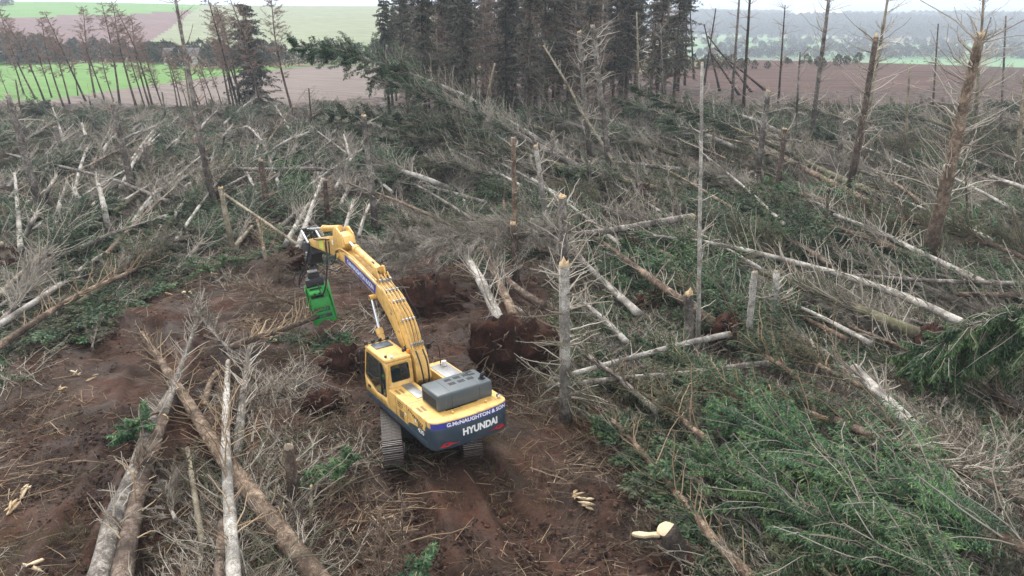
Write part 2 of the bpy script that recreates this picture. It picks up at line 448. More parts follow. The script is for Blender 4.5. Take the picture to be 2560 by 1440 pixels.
# ------------------------------------------------------------------ ground, fields, hills
def polar_grid(az, rr):
    A, R = np.meshgrid(np.radians(az), rr)
    return R * np.sin(A), R * np.cos(A)
def grid_quads(nr, nc):
    i = np.arange(nr - 1)[:, None] * nc + np.arange(nc - 1)[None, :]
    return np.stack([i, i + 1, i + nc + 1, i + nc], -1).reshape(-1, 4)[:, ::-1]
R_SPLIT = 122.0
def build_ground():
    az = np.concatenate([np.arange(-88, -39, 1.5), np.arange(-39, 39, 0.32), np.arange(39, 89, 1.5)])
    rr = [5.0]
    while rr[-1] < R_SPLIT:
        rr.append(rr[-1] * (1.006 if rr[-1] < 12 else 1.0040 if rr[-1] < 34 else 1.01))
    rr = np.array(rr)
    x, y = polar_grid(az, rr)
    V = np.stack([x, y, g(x, y)], -1).reshape(-1, 3)
    o = add_obj('forest_floor', np_mesh('forest_floor', V, grid_quads(len(rr), len(az)), None, 'soil', smooth=True))
    tag(o, 'churned red-brown forest floor with twig litter and track marks', kind='structure')
    return rr[-1]
R0 = build_ground()
def line_r(pts):
    a, r = [], []
    for u, v in pts:
        p = hit_far(u, v); a.append(math.degrees(math.atan2(p[0], p[1]))); r.append(math.hypot(p[0], p[1]))
    o = np.argsort(a); a = np.array(a)[o]; r = np.array(r)[o]
    return lambda q: np.interp(q, a, r)
b0 = line_r([(-700, 262), (0, 262), (150, 258), (420, 264), (700, 262), (1000, 240)])
b1 = line_r([(-700, 262), (120, 252), (150, 246), (420, 208), (720, 172), (760, 166), (1000, 162)])
b2 = line_r([(-700, 150), (0, 152), (250, 158), (500, 171), (720, 167), (760, 164), (1000, 160)])
b3 = line_r([(-700, 128), (0, 125), (400, 128), (1000, 140)])
b4 = line_r([(-700, 62), (0, 44), (300, 38), (480, 26)])
c0 = line_r([(1600, 200), (1720, 205), (1860, 230), (2300, 226), (2420, 200), (2700, 170)])
c1 = line_r([(1600, 168), (1860, 165), (2350, 152), (2700, 150)])
dg0, dg1 = hit_far(350, 122), hit_far(484, 27)
def classify(x, y):
    a = np.degrees(np.arctan2(x, y)); r = np.hypot(x, y)
    cls = np.full(x.shape, 0)                                            # 0 forest floor
    L = a < -8.5
    k1 = L & (r > b0(a)); cls[k1] = 1                                    # pink plough
    k2 = L & (r > b1(a)); cls[k2] = 2                                    # green
    k3 = L & (r > b2(a)); cls[k3] = 3                                    # rough grass under the hedge
    k4 = L & (r > b3(a)); cls[k4] = 4                                    # pale hill field
    dx, dy = dg1[0] - dg0[0], dg1[1] - dg0[1]
    side = (x - dg0[0]) * dy - (y - dg0[1]) * dx
    k5 = k4 & (side < 0); cls[k5] = 5                                    # purple plough
    k6 = k5 & (r > b4(a)); cls[k6] = 6
    Rr = a > 11.0
    cls[Rr & (r > c0(a))] = 7                                            # red plough
    cls[Rr & (r > c1(a))] = 3
    cls[Rr & (r > 560)] = 8                                              # valley
    M = (~L) & (~Rr); cls[M & (r > 190)] = 3
    return cls
def build_far():
    az = np.concatenate([np.arange(-88, -40, 1.0), np.arange(-40, 40, 0.12), np.arange(40, 89, 1.0)])
    rr = [R0]
    while rr[-1] < 9500: rr.append(rr[-1] * (1.014 if rr[-1] < 260 else 1.04))
    rr = np.array(rr)
    x, y = polar_grid(az, rr)
    V = np.stack([x, y, g(x, y)], -1).reshape(-1, 3)
    Q = grid_quads(len(rr), len(az))
    c = V[Q].mean(1)
    cls = classify(c[:, 0], c[:, 1])
    spec = [(0, 'woodland_ground', 'soil', 'brown woodland ground at the edge of the blown-down wood'),
            (1, 'ploughed_field', 'field_plough_pink', 'pinkish brown ploughed field behind the bare larches'),
            (2, 'green_field', 'field_green', 'bright green crop field behind the bare larches'),
            (3, 'rough_grass', 'field_rough', 'strip of rough dry grass beyond the fields'),
            (4, 'hill_field', 'field_pale', 'pale grey-green field on the hill'),
            (5, 'hill_plough', 'field_plough_purple', 'purplish brown ploughed field on the hillside'),
            (6, 'hill_top', 'field_hilltop', 'light green grass field along the hill crest'),
            (7, 'red_field', 'field_plough_red', 'dark red ploughed field behind the right hand snags'),
            (8, 'valley_fields', 'field_valley', 'hazy patchwork of valley fields and far hills')]
    for k, nm, mt, lb in spec:
        q = Q[cls == k]
        if not len(q): continue
        u, inv = np.unique(q.ravel(), return_inverse=True)
        o = add_obj(nm, np_mesh(nm, V[u], inv.reshape(-1, 4), None, mt, smooth=True))
        tag(o, lb, kind='structure')
build_far()

# ------------------------------------------------------------------ trees
def rings(rng, K, r0, r1, power=0.8):
    t = np.linspace(0, 1, K)
    return r1 + (r0 - r1) * (1 - t) ** power
def frame(T):
    ref = np.where(np.abs(T[:, 2:3]) > 0.9, np.array([[1., 0, 0]]), np.array([[0, 0, 1.]]))
    U = norm(np.cross(T, ref)); return U, np.cross(T, U)
def trunk_mesh(rng, C, r, bark, base, S=9, wob=0.05, flare=0.0, foot=0.0):
    K = len(C)
    T = norm(np.gradient(C, axis=0)); U, W = frame(T)
    a = np.arange(S) * 2 * np.pi / S
    rad = r[:, None] * (1 + wob * rng.standard_normal((K, S)))
    if flare: rad *= (1 + flare * np.exp(-np.linspace(0, 1, K) * K * 0.8))[:, None]
    V = C[:, None, :] + rad[..., None] * (np.cos(a)[None, :, None] * U[:, None, :] + np.sin(a)[None, :, None] * W[:, None, :])
    k = np.arange(K - 1)[:, None] * S; j = np.arange(S)[None, :]; j2 = (j + 1) % S
    Q = np.stack([k + j, k + j2, k + S + j2, k + S + j], -1).reshape(-1, 4)
    wh = np.where(rng.random(K) < 0.30, rng.uniform(0.25, 0.8, K), 0.0)
    whv = np.repeat(wh, S)
    n = K * S
    V = np.concatenate([V.reshape(-1, 3), C[:1], C[-1:]])
    Tt = np.concatenate([np.stack([np.full(S, n), np.roll(np.arange(S), -1), np.arange(S)], 1),
                         np.stack([np.full(S, n + 1), (K - 1) * S + np.arange(S), (K - 1) * S + np.roll(np.arange(S), -1)], 1)])
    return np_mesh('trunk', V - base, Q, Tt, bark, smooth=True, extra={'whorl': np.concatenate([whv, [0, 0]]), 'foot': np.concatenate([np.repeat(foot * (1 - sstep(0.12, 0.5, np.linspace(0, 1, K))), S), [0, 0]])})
def splinter_mesh(rng, p, d, r, base, mat='split_wood', h=1.4, S=11):
    """a jagged torn end of fresh wood"""
    d = d / np.linalg.norm(d); U, W = frame(d[None]); U, W = U[0], W[0]
    a = np.arange(S) * 2 * np.pi / S
    hh = (0.25 + 0.75 * rng.random(S) ** 2.2) * h * r
    hh[rng.integers(S)] = h * r * 1.2
    ring = r * 1.0 * (np.cos(a)[:, None] * U + np.sin(a)[:, None] * W)
    lo = p + ring * 1.02 - d * r * 0.25
    hi = p + ring * rng.uniform(0.80, 1.0, (S, 1)) + d * hh[:, None]
    mid = p + ring * 0.45 + d * (hh * rng.uniform(0.2, 0.7, S))[:, None]
    V = np.concatenate([lo, hi, mid, [p + d * r * 0.15]])
    j = np.arange(S); j2 = (j + 1) % S
    Q = np.concatenate([np.stack([j, j2, S + j2, S + j], 1), np.stack([S + j, S + j2, 2 * S + j2, 2 * S + j], 1)])
    T = np.stack([2 * S + j, 2 * S + j2, np.full(S, 3 * S)], 1)
    return np_mesh('broken_end', V - base, Q, T, mat)
def cut_mesh(rng, p, d, r, base, mat='cut_wood', S=12):
    d = d / np.linalg.norm(d); U, W = frame(d[None]); U, W = U[0], W[0]
    a = np.arange(S) * 2 * np.pi / S
    rr = r * 0.97 * (1 + 0.05 * rng.standard_normal(S))
    ring = rr[:, None] * (np.cos(a)[:, None] * U + np.sin(a)[:, None] * W)
    V = np.concatenate([p + ring, p + ring * 0.97 + d * 0.02, [p + d * 0.025]])
    j = np.arange(S); j2 = (j + 1) % S
    return np_mesh('cut_end', V - base, np.stack([j, j2, S + j2, S + j], 1), np.stack([S + j, S + j2, np.full(S, 2 * S)], 1), mat)

def sample_curve(C, t):
    f = np.clip(t, 0, 1) * (len(C) - 1); i = np.minimum(f.astype(int), len(C) - 2); w = (f - i)[:, None]
    return C[i] * (1 - w) + C[i + 1] * w
def limbs(rng, C, r, n, t0, t1, L, el, droop=0.0, up=0.0, prof='cone', whorl=0, zmin=None, ground=True, K=6, wig=0.085, rb=0.28, side=None, rmax=0.028):
    """n branch centre lines off trunk curve C -> P (n,K,3), radii (n,K), lengths"""
    t = rng.uniform(t0, t1, n)
    if whorl:
        t = t0 + (t1 - t0) * (np.floor((t - t0) / (t1 - t0) * whorl) + 0.5 + rng.normal(0, 0.06, n)) / whorl
    t = np.clip(t, 0.01, 0.995)
    B = sample_curve(C, t)
    T = norm(sample_curve(norm(np.gradient(C, axis=0)), t)); U, W = frame(T)
    ph = rng.uniform(0, 2 * np.pi, n)
    d = np.cos(ph)[:, None] * U + np.sin(ph)[:, None] * W
    if zmin is not None:
        for _ in range(3):
            bad = d[:, 2] < zmin
            ph = np.where(bad, rng.uniform(0, 2 * np.pi, n), ph)
            d = np.cos(ph)[:, None] * U + np.sin(ph)[:, None] * W
    e = np.radians(el + 10 * rng.standard_normal(n))
    d = np.cos(e)[:, None] * d + np.sin(e)[:, None] * T
    if prof == 'cone': pl = 0.22 + 0.78 * (1 - (t - t0) / (t1 - t0)) ** 0.75
    elif prof == 'bulge': pl = 0.35 + 0.65 * np.sin(np.pi * np.clip((t - t0) / (t1 - t0), 0.08, 1.0)) ** 0.6
    else: pl = np.ones(n)
    l = L * pl * rng.uniform(0.55, 1.12, n)
    s = np.linspace(0, 1, K)[None, :, None]
    bend = np.zeros((n, 3)); bend[:, 2] = -droop + up
    bend += rng.normal(0, 0.2, (n, 3))
    P = B[:, None, :] + l[:, None, None] * (d[:, None, :] * s + bend[:, None, :] * s ** 2)
    P += np.cumsum(rng.normal(0, wig, (n, K, 3)), 1) * l[:, None, None] * s * 0.5
    if ground:
        gg = g(P[..., 0], P[..., 1]) if ground is True else np.zeros(P.shape[:2]) + (ground if ground is not True else 0)
        lo = gg + 0.03 + 0.10 * rng.random((n, 1)) + 0.08 * s[..., 0]
        P[..., 2] = np.maximum(P[..., 2], lo)
    rt = np.interp(t, np.linspace(0, 1, len(r)), r)
    rr = np.minimum(rt * rb, rmax)[:, None] * (1 - 0.75 * np.linspace(0, 1, K)[None, :]) * rng.uniform(0.6, 1.1, (n, 1)) + 0.005
    return P, rr, l
def twigs(rng, P, l, m, tl=0.3, w=0.014, s0=0.25, spread=1.0):
    """m thin side twigs per branch as slim blades"""
    n, K, _ = P.shape
    s = rng.uniform(s0, 1.0, (n, m)); f = s * (K - 1); i = np.minimum(f.astype(int), K - 2); fr = (f - i)[..., None]
    ii = np.arange(n)[:, None]
    B = P[ii, i] * (1 - fr) + P[ii, i + 1] * fr
    D = norm(P[ii, i + 1] - P[ii, i])
    D = norm(D + spread * rng.normal(0, 0.62, D.shape))
    L = (tl * l[:, None] * (1.15 - 0.7 * s) * rng.uniform(0.5, 1.2, (n, m)))
    Nn = norm(rng.normal(0, 1, D.shape))
    return B.reshape(-1, 3), D.reshape(-1, 3), Nn.reshape(-1, 3), L.ravel(), np.full(n * m, w)
def sprays(rng, P, l, nb=9, q=5, bl=0.34, sl=0.15, sw=0.045, hang=0.35, s0=0.12, floor=None):
    """feathery needle sprays: branchlets either side of each branch, slim leaf diamonds along them"""
    n, K, _ = P.shape
    m = nb * 2
    s = (np.linspace(s0, 1.0, nb)[None, :, None] + rng.normal(0, 0.02, (n, nb, 2))).clip(0.02, 1).reshape(n, m)
    sd = np.tile(np.array([1., -1.]), nb)[None, :, None]
    f = s * (K - 1); i = np.minimum(f.astype(int), K - 2); fr = (f - i)[..., None]
    ii = np.arange(n)[:, None]
    B = P[ii, i] * (1 - fr) + P[ii, i + 1] * fr
    D = norm(P[ii, i + 1] - P[ii, i])
    upv = np.zeros_like(D); upv[..., 2] = 1
    side = norm(np.cross(D, upv + 0.35 * rng.normal(0, 1, (n, 1, 3))))
    d = norm(D * 0.55 + sd * side * 0.8 + rng.normal(0, 0.18, D.shape) - upv * hang)
    L = np.minimum(bl * l[:, None], 0.62) * (1.05 - 0.68 * s) * rng.uniform(0.6, 1.15, (n, m))
    tq = (np.arange(q) + 0.5) / q
    pos = B[:, :, None, :] + d[:, :, None, :] * (L[..., None] * tq)[..., None]
    pos[..., 2] -= (hang * 0.5 * L[..., None] * tq ** 2)
    sd2 = np.where(np.arange(q) % 2 == 0, 1., -1.)[None, None, :, None]
    s2 = norm(np.cross(d, upv + 0.3 * rng.normal(0, 1, d.shape)))
    dd = norm(d[:, :, None, :] * 0.8 + sd2 * s2[:, :, None, :] * 0.65 + rng.normal(0, 0.22, pos.shape) - upv[:, :, None, :] * hang * 0.5)
    Nn = norm(upv[:, :, None, :] + rng.normal(0, 0.55, pos.shape))
    LL = sl * (1.1 - 0.5 * tq)[None, None, :] * rng.uniform(0.7, 1.3, pos.shape[:3])
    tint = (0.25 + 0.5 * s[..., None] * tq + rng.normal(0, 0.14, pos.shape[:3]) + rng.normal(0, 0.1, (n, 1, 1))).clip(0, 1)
    pos = pos.reshape(-1, 3)
    if floor is not None: pos[:, 2] = np.maximum(pos[:, 2], (g(pos[:, 0], pos[:, 1]) if floor is True else floor) + 0.02)
    V, Q = blades(pos, dd.reshape(-1, 3), Nn.reshape(-1, 3), LL.ravel(), np.full(LL.size, sw), 0.45)
    tw = blades(B.reshape(-1, 3), d.reshape(-1, 3), norm(rng.normal(0, 1, d.shape)).reshape(-1, 3), L.ravel() * 0.9, np.full(L.size, 0.012), 0.2)
    return (V, Q, np.repeat(tint.ravel(), 4)), tw
BNAME = {'pale': 'twig_pale', 'brown': 'twig_brown', 'straw': 'twig_straw', 'larch': 'twig_larch', 'grey': 'twig_pale'}
def make_tree(name, seed, pts, r0, r1, bark, dead=None, leaf=None, fuzz=None, end='none', start='none', ground=True,
              root=None, stubs=0, foot=0.0, K=None, flare=0.0, power=0.85, wob=0.045):
    """a tree as Empty > trunk, branches, crown, broken_end ...; dead / fuzz / leaf are branch specs"""
    rng = np.random.default_rng(seed)
    base = np.asarray(pts[0], float)
    Lg = sum(np.linalg.norm(np.asarray(b) - np.asarray(a)) for a, b in zip(pts[:-1], pts[1:]))
    K = K or int(max(10, min(40, Lg * 1.6)))
    C, Lg = spline(pts, K)
    C = C + np.cumsum(rng.normal(0, 0.006, C.shape), 0) * np.linspace(0, 1, K)[:, None] * min(Lg / 10, 1)
    r = rings(rng, K, r0, r1, power)
    e = empty(name, base)
    add_obj('trunk', trunk_mesh(rng, C, r, bark, base, flare=flare, wob=wob, foot=foot), e)
    br = Acc(); brmat = None
    if stubs:
        P, rr, l = limbs(rng, C, r, int(Lg * stubs), 0.02, 0.97, 0.22, 12, prof='flat', ground=False, K=3, rb=0.5, rmax=0.02)
        V, Q = tubes(P, rr, 4); br.add(V, Q, tint=np.repeat(rng.uniform(0, 0.7, len(P)), 12))
    for spec in (dead if isinstance(dead, list) else [dead] if dead else []):
        sp = dict(n=30, t=(0.15, 0.9), L=1.6, el=20, up=0.1, droop=0, zmin=-0.3, col='pale', tw=4, prof='bulge', whorl=0, tl=0.3, rmax=0.036, w=0.020); sp.update(spec)
        P, rr, l = limbs(rng, C, r, sp['n'], *sp['t'], sp['L'], sp['el'], sp['droop'], sp['up'], sp['prof'], sp['whorl'], sp['zmin'], ground, rmax=sp['rmax'])
        V, Q = tubes(P, rr, 3); tn = np.repeat(rng.uniform(0.2, 1, len(P)), len(V) // len(P)); br.add(V, Q, tint=tn)
        if sp['tw']:
            B, D, Nn, L, w = twigs(rng, P, l, sp['tw'], sp['tl'], sp['w'])
            V, Q, T3 = hairs(rng, B, D, L, w, 0.3); br.add(V, Q, T3, tint=np.repeat(rng.uniform(0.1, 0.9, len(B)), 5))
        brmat = BNAME[sp['col']]
    for spec in (fuzz if isinstance(fuzz, list) else [fuzz] if fuzz else []):
        sp = dict(n=50, t=(0.4, 1.0), L=1.8, el=45, droop=0.1, up=0.0, zmin=-0.4, mat='needles_dead', tw=64, tl=0.40, w=0.015, prof='cone', col='brown', s0=0.15); sp.update(spec)
        P, rr, l = limbs(rng, C, r, sp['n'], *sp['t'], sp['L'], sp['el'], sp['droop'], sp['up'], sp['prof'], 0, sp['zmin'], ground)
        V, Q = tubes(P, rr, 3); tn = np.repeat(rng.uniform(0.2, 0.9, len(P)), len(V) // len(P)); br.add(V, Q, tint=tn)
        brmat = brmat or BNAME[sp['col']]
        B, D, Nn, L, w = twigs(rng, P, l, sp['tw'], sp['tl'], sp['w'], sp['s0'], 0.62)
        fz = Acc(); V, Q, T3 = hairs(rng, B, D, L, w)
        if ground is not False and ground is not True: V[:, 2] = np.maximum(V[:, 2], ground)
        fz.add(V, Q, T3, tint=np.repeat((np.repeat(rng.uniform(0.0, 0.6, len(P)), sp['tw']) + rng.uniform(0, 0.45, len(B))).clip(0, 1), 5))
        add_obj('crown', fz.mesh('crown', sp['mat'], off=base), e)['kind'] = 'stuff'
    for spec in (leaf if isinstance(leaf, list) else [leaf] if leaf else []):
        sp = dict(n=44, t=(0.4, 1.0), L=1.9, el=45, droop=0.15, up=0.0, zmin=-0.45, mat='needles_green', nb=14, q=4, bl=0.24, sl=0.26, sw=0.066, hang=0.4, prof='cone', col='brown', s0=0.12, whorl=0); sp.update(spec)
        P, rr, l = limbs(rng, C, r, sp['n'], *sp['t'], sp['L'], sp['el'], sp['droop'], sp['up'], sp['prof'], sp['whorl'], sp['zmin'], ground)
        V, Q = tubes(P, rr, 3); tn = np.repeat(rng.uniform(0.2, 0.9, len(P)), len(V) // len(P)); br.add(V, Q, tint=tn)
        brmat = brmat or BNAME[sp['col']]
        fl = None if ground is False else (True if ground is True else 0.0)
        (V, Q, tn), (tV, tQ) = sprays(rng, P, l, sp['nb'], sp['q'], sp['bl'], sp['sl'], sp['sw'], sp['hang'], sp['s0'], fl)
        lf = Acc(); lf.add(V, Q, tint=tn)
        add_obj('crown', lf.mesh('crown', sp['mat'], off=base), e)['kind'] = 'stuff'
        br.add(tV, tQ, tint=0.4)
    if br.n: add_obj('branches', br.mesh('branches', brmat or 'twig_brown', off=base), e)['kind'] = 'stuff'
    if end in ('splinter', 'torn'):
        add_obj('broken_end', splinter_mesh(rng, C[-1], C[-1] - C[-2], r[-1] * 0.98, base, 'split_wood' if end == 'splinter' else 'old_wood', rng.uniform(0.7, 1.5)), e)
    if start == 'cut': add_obj('cut_end', cut_mesh(rng, C[0], C[0] - C[1], r[0] * (1 + flare), base), e)
    if start in ('splinter', 'torn'):
        add_obj('broken_end', splinter_mesh(rng, C[0], C[0] - C[1], r[0], base, 'split_wood' if start == 'splinter' else 'old_wood', 1.5), e)
    if root: root_plate(rng, e, base, C[0] - C[1], root)
    return e
def root_plate(rng, e, base, d, R, thick=0.5, lift=-0.15):
    """upturned disc of red soil with torn roots, facing along d"""
    d = np.asarray(d, float); d /= np.linalg.norm(d); U, W = frame(d[None]); U, W = U[0], W[0]
    n, m = 40, 15
    ph = np.linspace(0, np.pi, m)[:, None]; th = np.arange(n)[None, :] * 2 * np.pi / n
    x, y, z = np.sin(ph) * np.cos(th), np.sin(ph) * np.sin(th), np.cos(ph) * np.ones_like(th)
    nn = vnoise(x * 2.3 + z * 3 + seed_off(base), y * 2.3, 11) * 0.36 + vnoise(x * 6 + z * 5, y * 6 + z, 12) * 0.26 + vnoise(x * 14 + z * 9, y * 14, 13) * 0.12 + 0.03 * rng.standard_normal(x.shape)
    nn[0] = nn[0].mean(); nn[-1] = nn[-1].mean()
    rr = R * (1 + nn)
    V = (x * rr)[..., None] * U + (y * rr)[..., None] * W + (z * R * thick * (1 + 0.6 * nn))[..., None] * d
    V = V.reshape(-1, 3) + d * R * thick * 0.4 + np.array([0, 0, lift])
    k = np.arange(m - 1)[:, None] * n; j = np.arange(n)[None, :]; j2 = (j + 1) % n
    Q = np.stack([k + j, k + j2, k + n + j2, k + n + j], -1).reshape(-1, 4)
    add_obj('root_soil', np_mesh('root_soil', V, Q, None, 'root_soil', smooth=False), e)
    N = 90; th = rng.uniform(0, 2 * np.pi, N)
    dd = np.cos(th)[:, None] * U + np.sin(th)[:, None] * W + d * rng.uniform(-0.3, 0.7, (N, 1))
    s = np.linspace(0, 1, 6)[None, :, None]
    P = (dd * R * 0.7)[:, None, :] + d * R * thick * 0.4 + norm(dd)[:, None, :] * (s * rng.uniform(0.3, 0.9, (N, 1, 1)) * R)
    P += np.cumsum(rng.normal(0, 0.07, P.shape), 1) * R; P[..., 2] -= 0.35 * R * s[..., 0] ** 2 - lift
    V, Q = tubes(P, np.linspace(0.040, 0.008, 6)[None, :] * rng.uniform(0.5, 1.4, (N, 1)), 4)
    a = Acc(); a.add(V, Q, tint=np.repeat(rng.uniform(0.1, 0.8, N), 24))
    add_obj('roots', a.mesh('roots', 'twig_brown', smooth=True), e)['kind'] = 'stuff'
def seed_off(b): return float(b[0] * 1.7 + b[1] * 0.9)
def copy_tree(root, loc, rz, s, rx=0.0, label=None, group=None, cat=None):
    r = root.copy(); SCOL.objects.link(r)
    r.location = loc; r.rotation_euler = (rx, 0, rz); r.scale = (s, s, s)
    for k, v in (('label', label), ('group', group), ('category', cat)):
        if v: r[k] = v
    for ch in root.children:
        c = ch.copy(); SCOL.objects.link(c); c.parent = r
    return r
# ------------------------------------------------------------------ surveyed fallen trees and snags
SEED = [100]
LIFT = [0.0]
def P_(q): return px(q[0], q[1], (q[2] if len(q) > 2 else 0.3) + LIFT[0], q[3] if len(q) > 3 else None)
PALE = dict(n=26, t=(0.12, 0.95), L=1.3, el=34, up=0.15, col='pale', tw=3, zmin=-0.1)
def fallen(label, pts, r0, r1, bark='bark_grey', dead=None, leaf=None, fuzz=None, cat='fallen tree', name='fallen_tree', group=None, **kw):
    SEED[0] += 1
    kw.setdefault('stubs', 2.2)
    e = make_tree(name, SEED[0], [P_(p) for p in pts], r0, r1, bark, dead, leaf, fuzz, **kw)
    tag(e, label, cat, group)
    return e
def D(n=26, L=1.3, **k):
    d = dict(PALE); d.update(n=n, L=L); d.update(k); return d
FZ = lambda n=45, L=1.8, **k: dict(dict(n=n, L=L), **k)
LF = lambda n=40, L=1.9, **k: dict(dict(n=n, L=L), **k)

# --- left foreground, the cut heap
fallen('thick grey log at bottom left, leftmost of the crossing heap', [(225, 1520, .35), (290, 1290, .4), (334, 1188, .4), (372, 1085, .4), (425, 985, .4)], .34, .15, 'bark_grey', D(60, 1.1, t=(.1, 1), rmax=.03, tw=4), end='torn')
fallen('brown log beside the thick grey log, bare white torn wood at its end', [(290, 1520, .4), (350, 1214, .45), (404, 1050, .5)], .30, .21, 'bark_brown', D(26, 1.0, tw=2, col='straw'), end='splinter')
fallen('thin pale top of a snapped trunk above the white torn wood', [(412, 1030, .6), (440, 950, .6), (483, 828, .6), (510, 720, .5)], .15, .04, 'bark_grey', D(40, 1.3, col='pale', rmax=.026), fuzz=FZ(22, 1.1, t=(.55, 1), tw=30))
fallen('long straight brown log running diagonally to the bottom edge', [(850, 1520, .35), (658, 1275, .5), (555, 1142, .55), (447, 977, .55), (350, 834, .4)], .34, .12, 'bark_tan', D(64, 1.7, t=(.12, 1), col='straw', tw=4, rmax=.028), fuzz=FZ(26, 1.3, t=(.8, 1.0), mat='needles_rust', tw=30))
fallen('pale upright-looking log crossing over the diagonal brown log', [(592, 1520, .9), (570, 1214, 1.0), (565, 1060, .9), (572, 905, .6)], .20, .10, 'bark_pale', D(46, 1.4, col='straw', tw=4, el=30, rmax=.026), end='splinter')
fallen('slim grey log lying right of the pale crossing log', [(592, 1150, .3), (606, 1010, .4), (622, 880, .4), (636, 845, .4)], .19, .09, 'bark_grey', D(50, 1.4, col='pale'))
fallen('short thin yellowish log between the heap and the crossing log', [(509, 1373, .3), (486, 1235, .4), (468, 1121, .3)], .10, .08, 'bark_yellow', D(6, .6, tw=1), end='splinter', start='splinter')
fallen('dark log under the pale crossing log at the bottom edge', [(545, 1520, .25), (552, 1390, .3), (557, 1310, .3)], .17, .15, 'bark_brown', D(4, .5, tw=1))
fallen('dark curved log gripped by the green shear head', [(560, 878, .6), (610, 855, 1.0), (700, 826, 1.2), (800, 790, 1.0)], .17, .10, 'bark_brown', D(44, 1.5, col='straw', tw=3), start='cut')
fallen('short brown offcut behind the slim grey log', [(512, 1010, .25), (528, 950, .3), (545, 930, .3)], .14, .12, 'bark_tan', None, start='splinter')
# --- far left middle
LIFT[0] = 0.35
fallen('long yellow stripped pole at left edge, running up to the white trunks', [(-60, 800, .5), (0, 736, .6), (120, 620, .8), (240, 504, .9)], .15, .09, 'bark_yellow', D(14, .9, tw=2))
fallen('white log at left edge beside the yellow pole', [(-60, 852, .4), (0, 811, .45), (120, 733, .5), (232, 652, .5), (300, 610, .5)], .17, .08, 'bark_pale', D(16, .9, tw=2), LF(24, 1.5, t=(.45, 1), mat='needles_green'))
fallen('lowest tan log at left edge with broken straw branches', [(-60, 905, .35), (0, 863, .4), (110, 790, .45), (200, 735, .45), (300, 690, .5), (400, 640, .4)], .19, .05, 'bark_tan', D(56, 1.6, t=(.2, 1), col='straw', tw=4, rmax=.026))
fallen('small white log tucked under the white left-edge log', [(-40, 790, .3), (0, 765, .3), (75, 718, .3)], .12, .08, 'bark_pale', D(8, .7, tw=2))
fallen('thick light grey log with green crown lying left of the cleared strip', [(190, 628, .35), (262, 594, .5), (340, 564, .6), (424, 538, .6)], .24, .15, 'bark_grey', D(14, 1.1), LF(26, 1.6, t=(.35, 1), mat='needles_bright'))
fallen('long thin grey pole stretched high across the left tangle', [(-30, 375, 1.0), (0, 381, 1.0), (257, 441, 1.6), (332, 466, 1.6), (424, 505, 1.2)], .12, .15, 'bark_grey', D(10, .7, tw=1))
fallen('grey trunk rising from the root hole behind the tall left snag', [(432, 543, .4), (470, 495, .6), (517, 445, .7)], .18, .12, 'bark_pale', D(20, 1.3))
fallen('grey trunk lying over the dark root hole at left', [(400, 448, .5), (445, 415, .8), (493, 386, .9)], .2, .12, 'bark_grey', D(24, 1.2), root=1.0)
fallen('short grey log parallel and just below the root-hole trunk', [(463, 428, .4), (503, 394, .6)], .15, .11, 'bark_grey', D(10, .9))
fallen('level grey log ending left behind the broken pole', [(800, 423, 1.2), (650, 424, 1.3), (542, 420, 1.2)], .2, .16, 'bark_grey', D(16, 1.0, tw=2), start='torn')
fallen('long level trunk continuing right past the slim snag', [(1215, 507, .7), (1064, 466, 1.0), (937, 446, 1.2), (800, 424, 1.2), (660, 417, 1.0)], .17, .08, 'bark_grey', D(40, 1.3), LF(22, 1.5, t=(.3, .7)))
fallen('grey log slanting up right beside the level log', [(562, 509, .4), (660, 455, .9), (785, 400, 1.2)], .2, .12, 'bark_grey', D(24, 1.2), root=0.9)
fallen('dark grey log directly below the slanting grey log', [(618, 484, .4), (720, 435, .7), (842, 395, 1.0)], .19, .11, 'bark_grey', D(22, 1.3))
fallen('thin dark log in the middle of the slanting pair', [(570, 482, .3), (650, 440, .5)], .12, .09, 'bark_brown', D(8, .8))
fallen('thin yellow snapped pole pointing at the excavator arm', [(552, 480, 2.2), (650, 545, 1.6), (745, 610, .8)], .10, .09, 'bark_yellow', D(4, .4, tw=1), start='splinter')
fallen('dark short log lying on the cleared soil left of the arm', [(508, 583, .2), (560, 570, .25), (612, 556, .3)], .15, .12, 'bark_brown', None, start='torn')
fallen('short pale log leaning near the cleared strip', [(585, 617, .3), (632, 565, .5)], .13, .11, 'bark_yellow', D(4, .6))
fallen('slim tan trunk standing on its brushy top left of the arm', [(664, 650, .4), (652, 585, .5), (640, 545, .5)], .13, .09, 'bark_tan', D(30, 1.1, col='straw'))
fallen('whitest trunk leaning just left of the excavator arm tip', [(738, 640, .4), (770, 545, 1.0), (806, 447, 1.6)], .20, .10, 'bark_pale', D(40, 1.5), root=.8)
fallen('white trunk second left of the excavator arm tip', [(710, 618, .4), (740, 565, .8), (773, 508, 1.0)], .19, .11, 'bark_pale', D(26, 1.3))
fallen('grey trunk third left of the excavator arm tip', [(696, 574, .4), (745, 530, .8), (800, 500, 1.0)], .17, .1, 'bark_grey', D(20, 1.2))
fallen('white trunk just right behind the arm tip', [(858, 590, .4), (872, 540, .8), (885, 500, 1.0)], .15, .1, 'bark_pale', D(22, 1.2))
fallen('second white trunk right behind the arm tip', [(897, 590, .4), (910, 545, .8), (925, 510, 1.0)], .14, .09, 'bark_pale', D(22, 1.2))
fallen('white trunk bending by the foot of the slim central snag', [(912, 447, .5), (888, 400, .9), (858, 362, 1.0)], .15, .08, 'bark_pale', D(26, 1.2))
